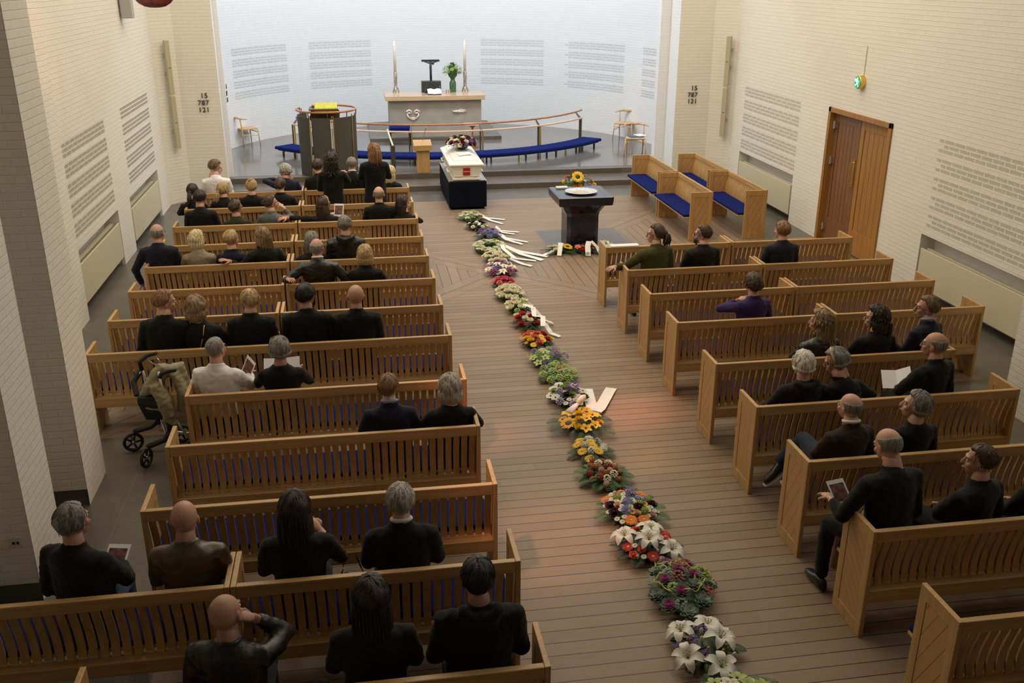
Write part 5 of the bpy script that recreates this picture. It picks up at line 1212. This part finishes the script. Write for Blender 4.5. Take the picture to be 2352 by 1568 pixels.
# ------------------------------------------------------------ rollator with jacket, papers, bags
t=thing('rollator','black and silver walking rollator with four wheels beside the left benches','walking frame',(-2.05,8.78,0))
DK=mat('black_plastic',(.012,.012,.012),.45)
def wheel(x,y,r,rz,name='wheel'):
    m=MB(); Rm=Matrix.Translation((x,y,r))@Matrix.Rotation(rz,4,'Z'); k=MB()
    k.tube([(cos(2*pi*i/24)*(r-.016),0,sin(2*pi*i/24)*(r-.016)) for i in range(25)],.016,8,0,False,up=(0,1,0)); 
    for i in range(5): a=2*pi*i/5; k.tube([(0,0,0),(cos(a)*(r-.02),0,sin(a)*(r-.02))],[.014,.008],6,0)
    k.ell((0,0,0),(.022,.02,.022),1,8,6); m.merge(k,Rm); return put(name,m,[DK,STEEL],t,smooth=True)
x0,y0=-2.05,8.78
for (wx,wy,rz) in ((-.28,.13,.35),(-.09,-.23,1.2)):
    w_=wheel(wx,wy,.10,rz); m=MB(); m.tube([(wx,wy,.10),(wx-.02,wy+.02,.16),(wx+.02,wy+.01,.21)],[.012,.014,.02],6); put('wheel_fork',m,STEEL,w_)
for (wx,wy) in ((.16,.26),(.34,-.10)): wheel(wx,wy,.10,.0)
m=MB()
m.tube([(-.26,.14,.21),(-.10,.16,.24),(-.02,.18,.30)],.028,8); m.tube([(-.02,.18,.26),(-.03,.18,.44)],.032,8); put('leg_housing',m,DK,t,smooth=True); m=MB(); m.tube([(-.07,-.22,.21),(.08,-.16,.24),(.14,-.14,.32)],.028,8); m.tube([(.14,-.14,.28),(.14,-.14,.62)],.030,8); put('leg_housing',m,DK,t,smooth=True)
m=MB()
for p in (((-.05,.17,.35),(-.10,.12,.90)),((.14,-.14,.30),(.10,-.10,.92)),((-.02,.15,.20),(.30,.10,.16)),((.10,-.12,.24),(-.02,.16,.46)),((-.02,.16,.24),(.14,-.12,.46)),((.16,.24,.12),(.08,.0,.50)),((.34,-.10,.12),(.14,-.08,.5)),((.05,.26,.10),(.30,.26,.10)),((.20,-.10,.10),(.42,-.10,.10))): m.tube(p,.013,8)
put('frame_tube',m,STEEL,t,smooth=True)
m=MB()
for p in (((-.10,.12,.86),(-.11,.11,.95),(-.02,.08,1.02),(.07,.05,1.05)),((.10,-.10,.86),(.12,-.10,.90),(.2,-.12,.93),(.26,-.13,.94))): m.tube(p,[.022,.022,.020,.018],8)
put('handle_grip',m,DK,t,smooth=True)
m=MB(); m.tube([(-.04,.09,.98),(.06,.05,.92),(.10,.04,.96),(.07,.05,1.0)],.005,6); m.tube([(-.10,.12,.86),(-.16,.08,.78),(-.14,.05,.62)],.006,5); put('brake_lever',m,STEEL,t,smooth=True)
m=MB(); m.loft([[(-.14,.20,.68),(.12,.16,.68),(.14,-.16,.68),(-.12,-.12,.68)],[(-.15,.20,.62),(.12,.16,.60),(.14,-.18,.60),(-.13,-.12,.62)],[(-.10,.16,.42),(.08,.12,.42),(.10,-.10,.42),(-.08,-.08,.42)]]); 
m.tube([(-.12,.14,.84),(-.18,.06,.76),(-.14,-.04,.66)],.03,6); m.tube([(-.05,.0,.72),(.08,.02,.86),(.2,.05,.93)],.045,8)
me=fuse2=None
put('carrier_bag',m,mat('black_nylon',(.01,.01,.011),.7,bump=.4,bs=40),t,bevel=.02)
m=MB(); m.tube([(-.12,.0,.60),(.0,-.05,.75),(.12,.0,.90),(.24,.06,.88),(.30,.06,.70)],[.05,.09,.10,.09,.05],12,flat=.8); m.tube([(.05,-.08,.80),(.12,-.10,.62),(.16,-.10,.45)],[.10,.13,.09],12,flat=.6); m.tube([(.22,.0,.86),(.28,-.02,.66),(.26,-.02,.48)],[.08,.10,.08],12,flat=.6); m.tube([(-.16,-.06,.60),(.0,-.12,.56),(.14,-.14,.54)],[.015,.03,.04],10,flat=.7); m.tube([(.12,-.12,.48),(.2,-.12,.38)],[.07,.06],10,flat=.6)
me=fuse(m,.011,5,.011,9,5); me.materials.append(mat('sand_coloured_jacket_cotton',(.27,.245,.15),.8,bump=.3,bs=90)); o=link('draped_jacket',me,loc=(-2.05,8.78,0)); tag(o,'sand-coloured jacket draped over the rollator','jacket')
PH=mat('printed_photo',(.16,.06,.05),.5,var=.9,vs=22)
def leaflet(label,c,rx,ry,rz,w=.15,h=.21,photo=True,fold=0):
    t=thing('leaflet',label,'leaflet',c); t.rotation_euler=(R(rx),R(ry),R(rz))
    m=MB()
    if fold: m.add([(-w,-h/2,.03),(0,-h/2,0),(0,h/2,0),(-w,h/2,.03),(w,-h/2,.05),(w,h/2,.05)],[(0,1,2,3),(1,4,5,2)]); 
    else: m.box(-w/2,w/2,-h/2,h/2,-.002,.0)
    put('paper_sheet',m,PAPER,t,fix=False)
    if photo: m=MB(); m.box(-w/2+.014,w/2-.014,-h/2+.035,h/2-.03,.0,.0015); put('photo_print',m,PH,t)
leaflet('photo booklet held up by the woman with hair band',(-.34,15.02,.93),62,0,-12)
leaflet('printed leaflet held upright by the man in white shirt',(-1.15,8.72,.87),75,20,-55,.15,.25)
leaflet('white sheet read by the woman with short ash hair',(-.83,8.76,.84),52,0,0,.17,.22,False,1)
leaflet('photo booklet on the lap of the grey-haired man at the pier',(-1.72,5.72,.80),32,0,-12)
leaflet('open white sheet held by the balding man in glasses',(4.90,7.62,.84),38,-14,-28,.13,.20,False,1)
leaflet('photo booklet held by the bald man in black suit',(3.33,5.66,.88),42,0,12,.15,.20)
m=MB(); m.box(0,.40,-.0,.12,0,.010); o=put('hymn_sheet',m,PAPER); o.location=(3.40,12.47,.867); tag(o,'white sheets lying along the top of the front right bench','paper')
m=MB(); m.ell((0,0,.10),(.13,.07,.11)); m.tube([(-.08,0,.18),(-.05,-.02,.34),(.02,-.03,.36),(.07,0,.18)],.008,6)
me=fuse(m,.008,3,.008,12,3); me.materials.append(cloth('leather')); o=link('handbag',me,loc=(-.18,5.50,.475)); tag(o,'black leather handbag beside the long-haired woman','handbag')
m=MB(); m.ell((0,0,.07),(.12,.07,.08)); m.ell((.05,.03,.10),(.07,.05,.06))  # small black handbag, built as soft lumps without a strap
me=fuse(m,.008,3,.010,12,8); me.materials.append(cloth('black')); o=link('small_handbag',me,loc=(-.42,4.50,.475)); tag(o,'small black scarf on the bench between the bald man and the woman at the bottom','bag')
bpy.data.scenes.remove(WS)
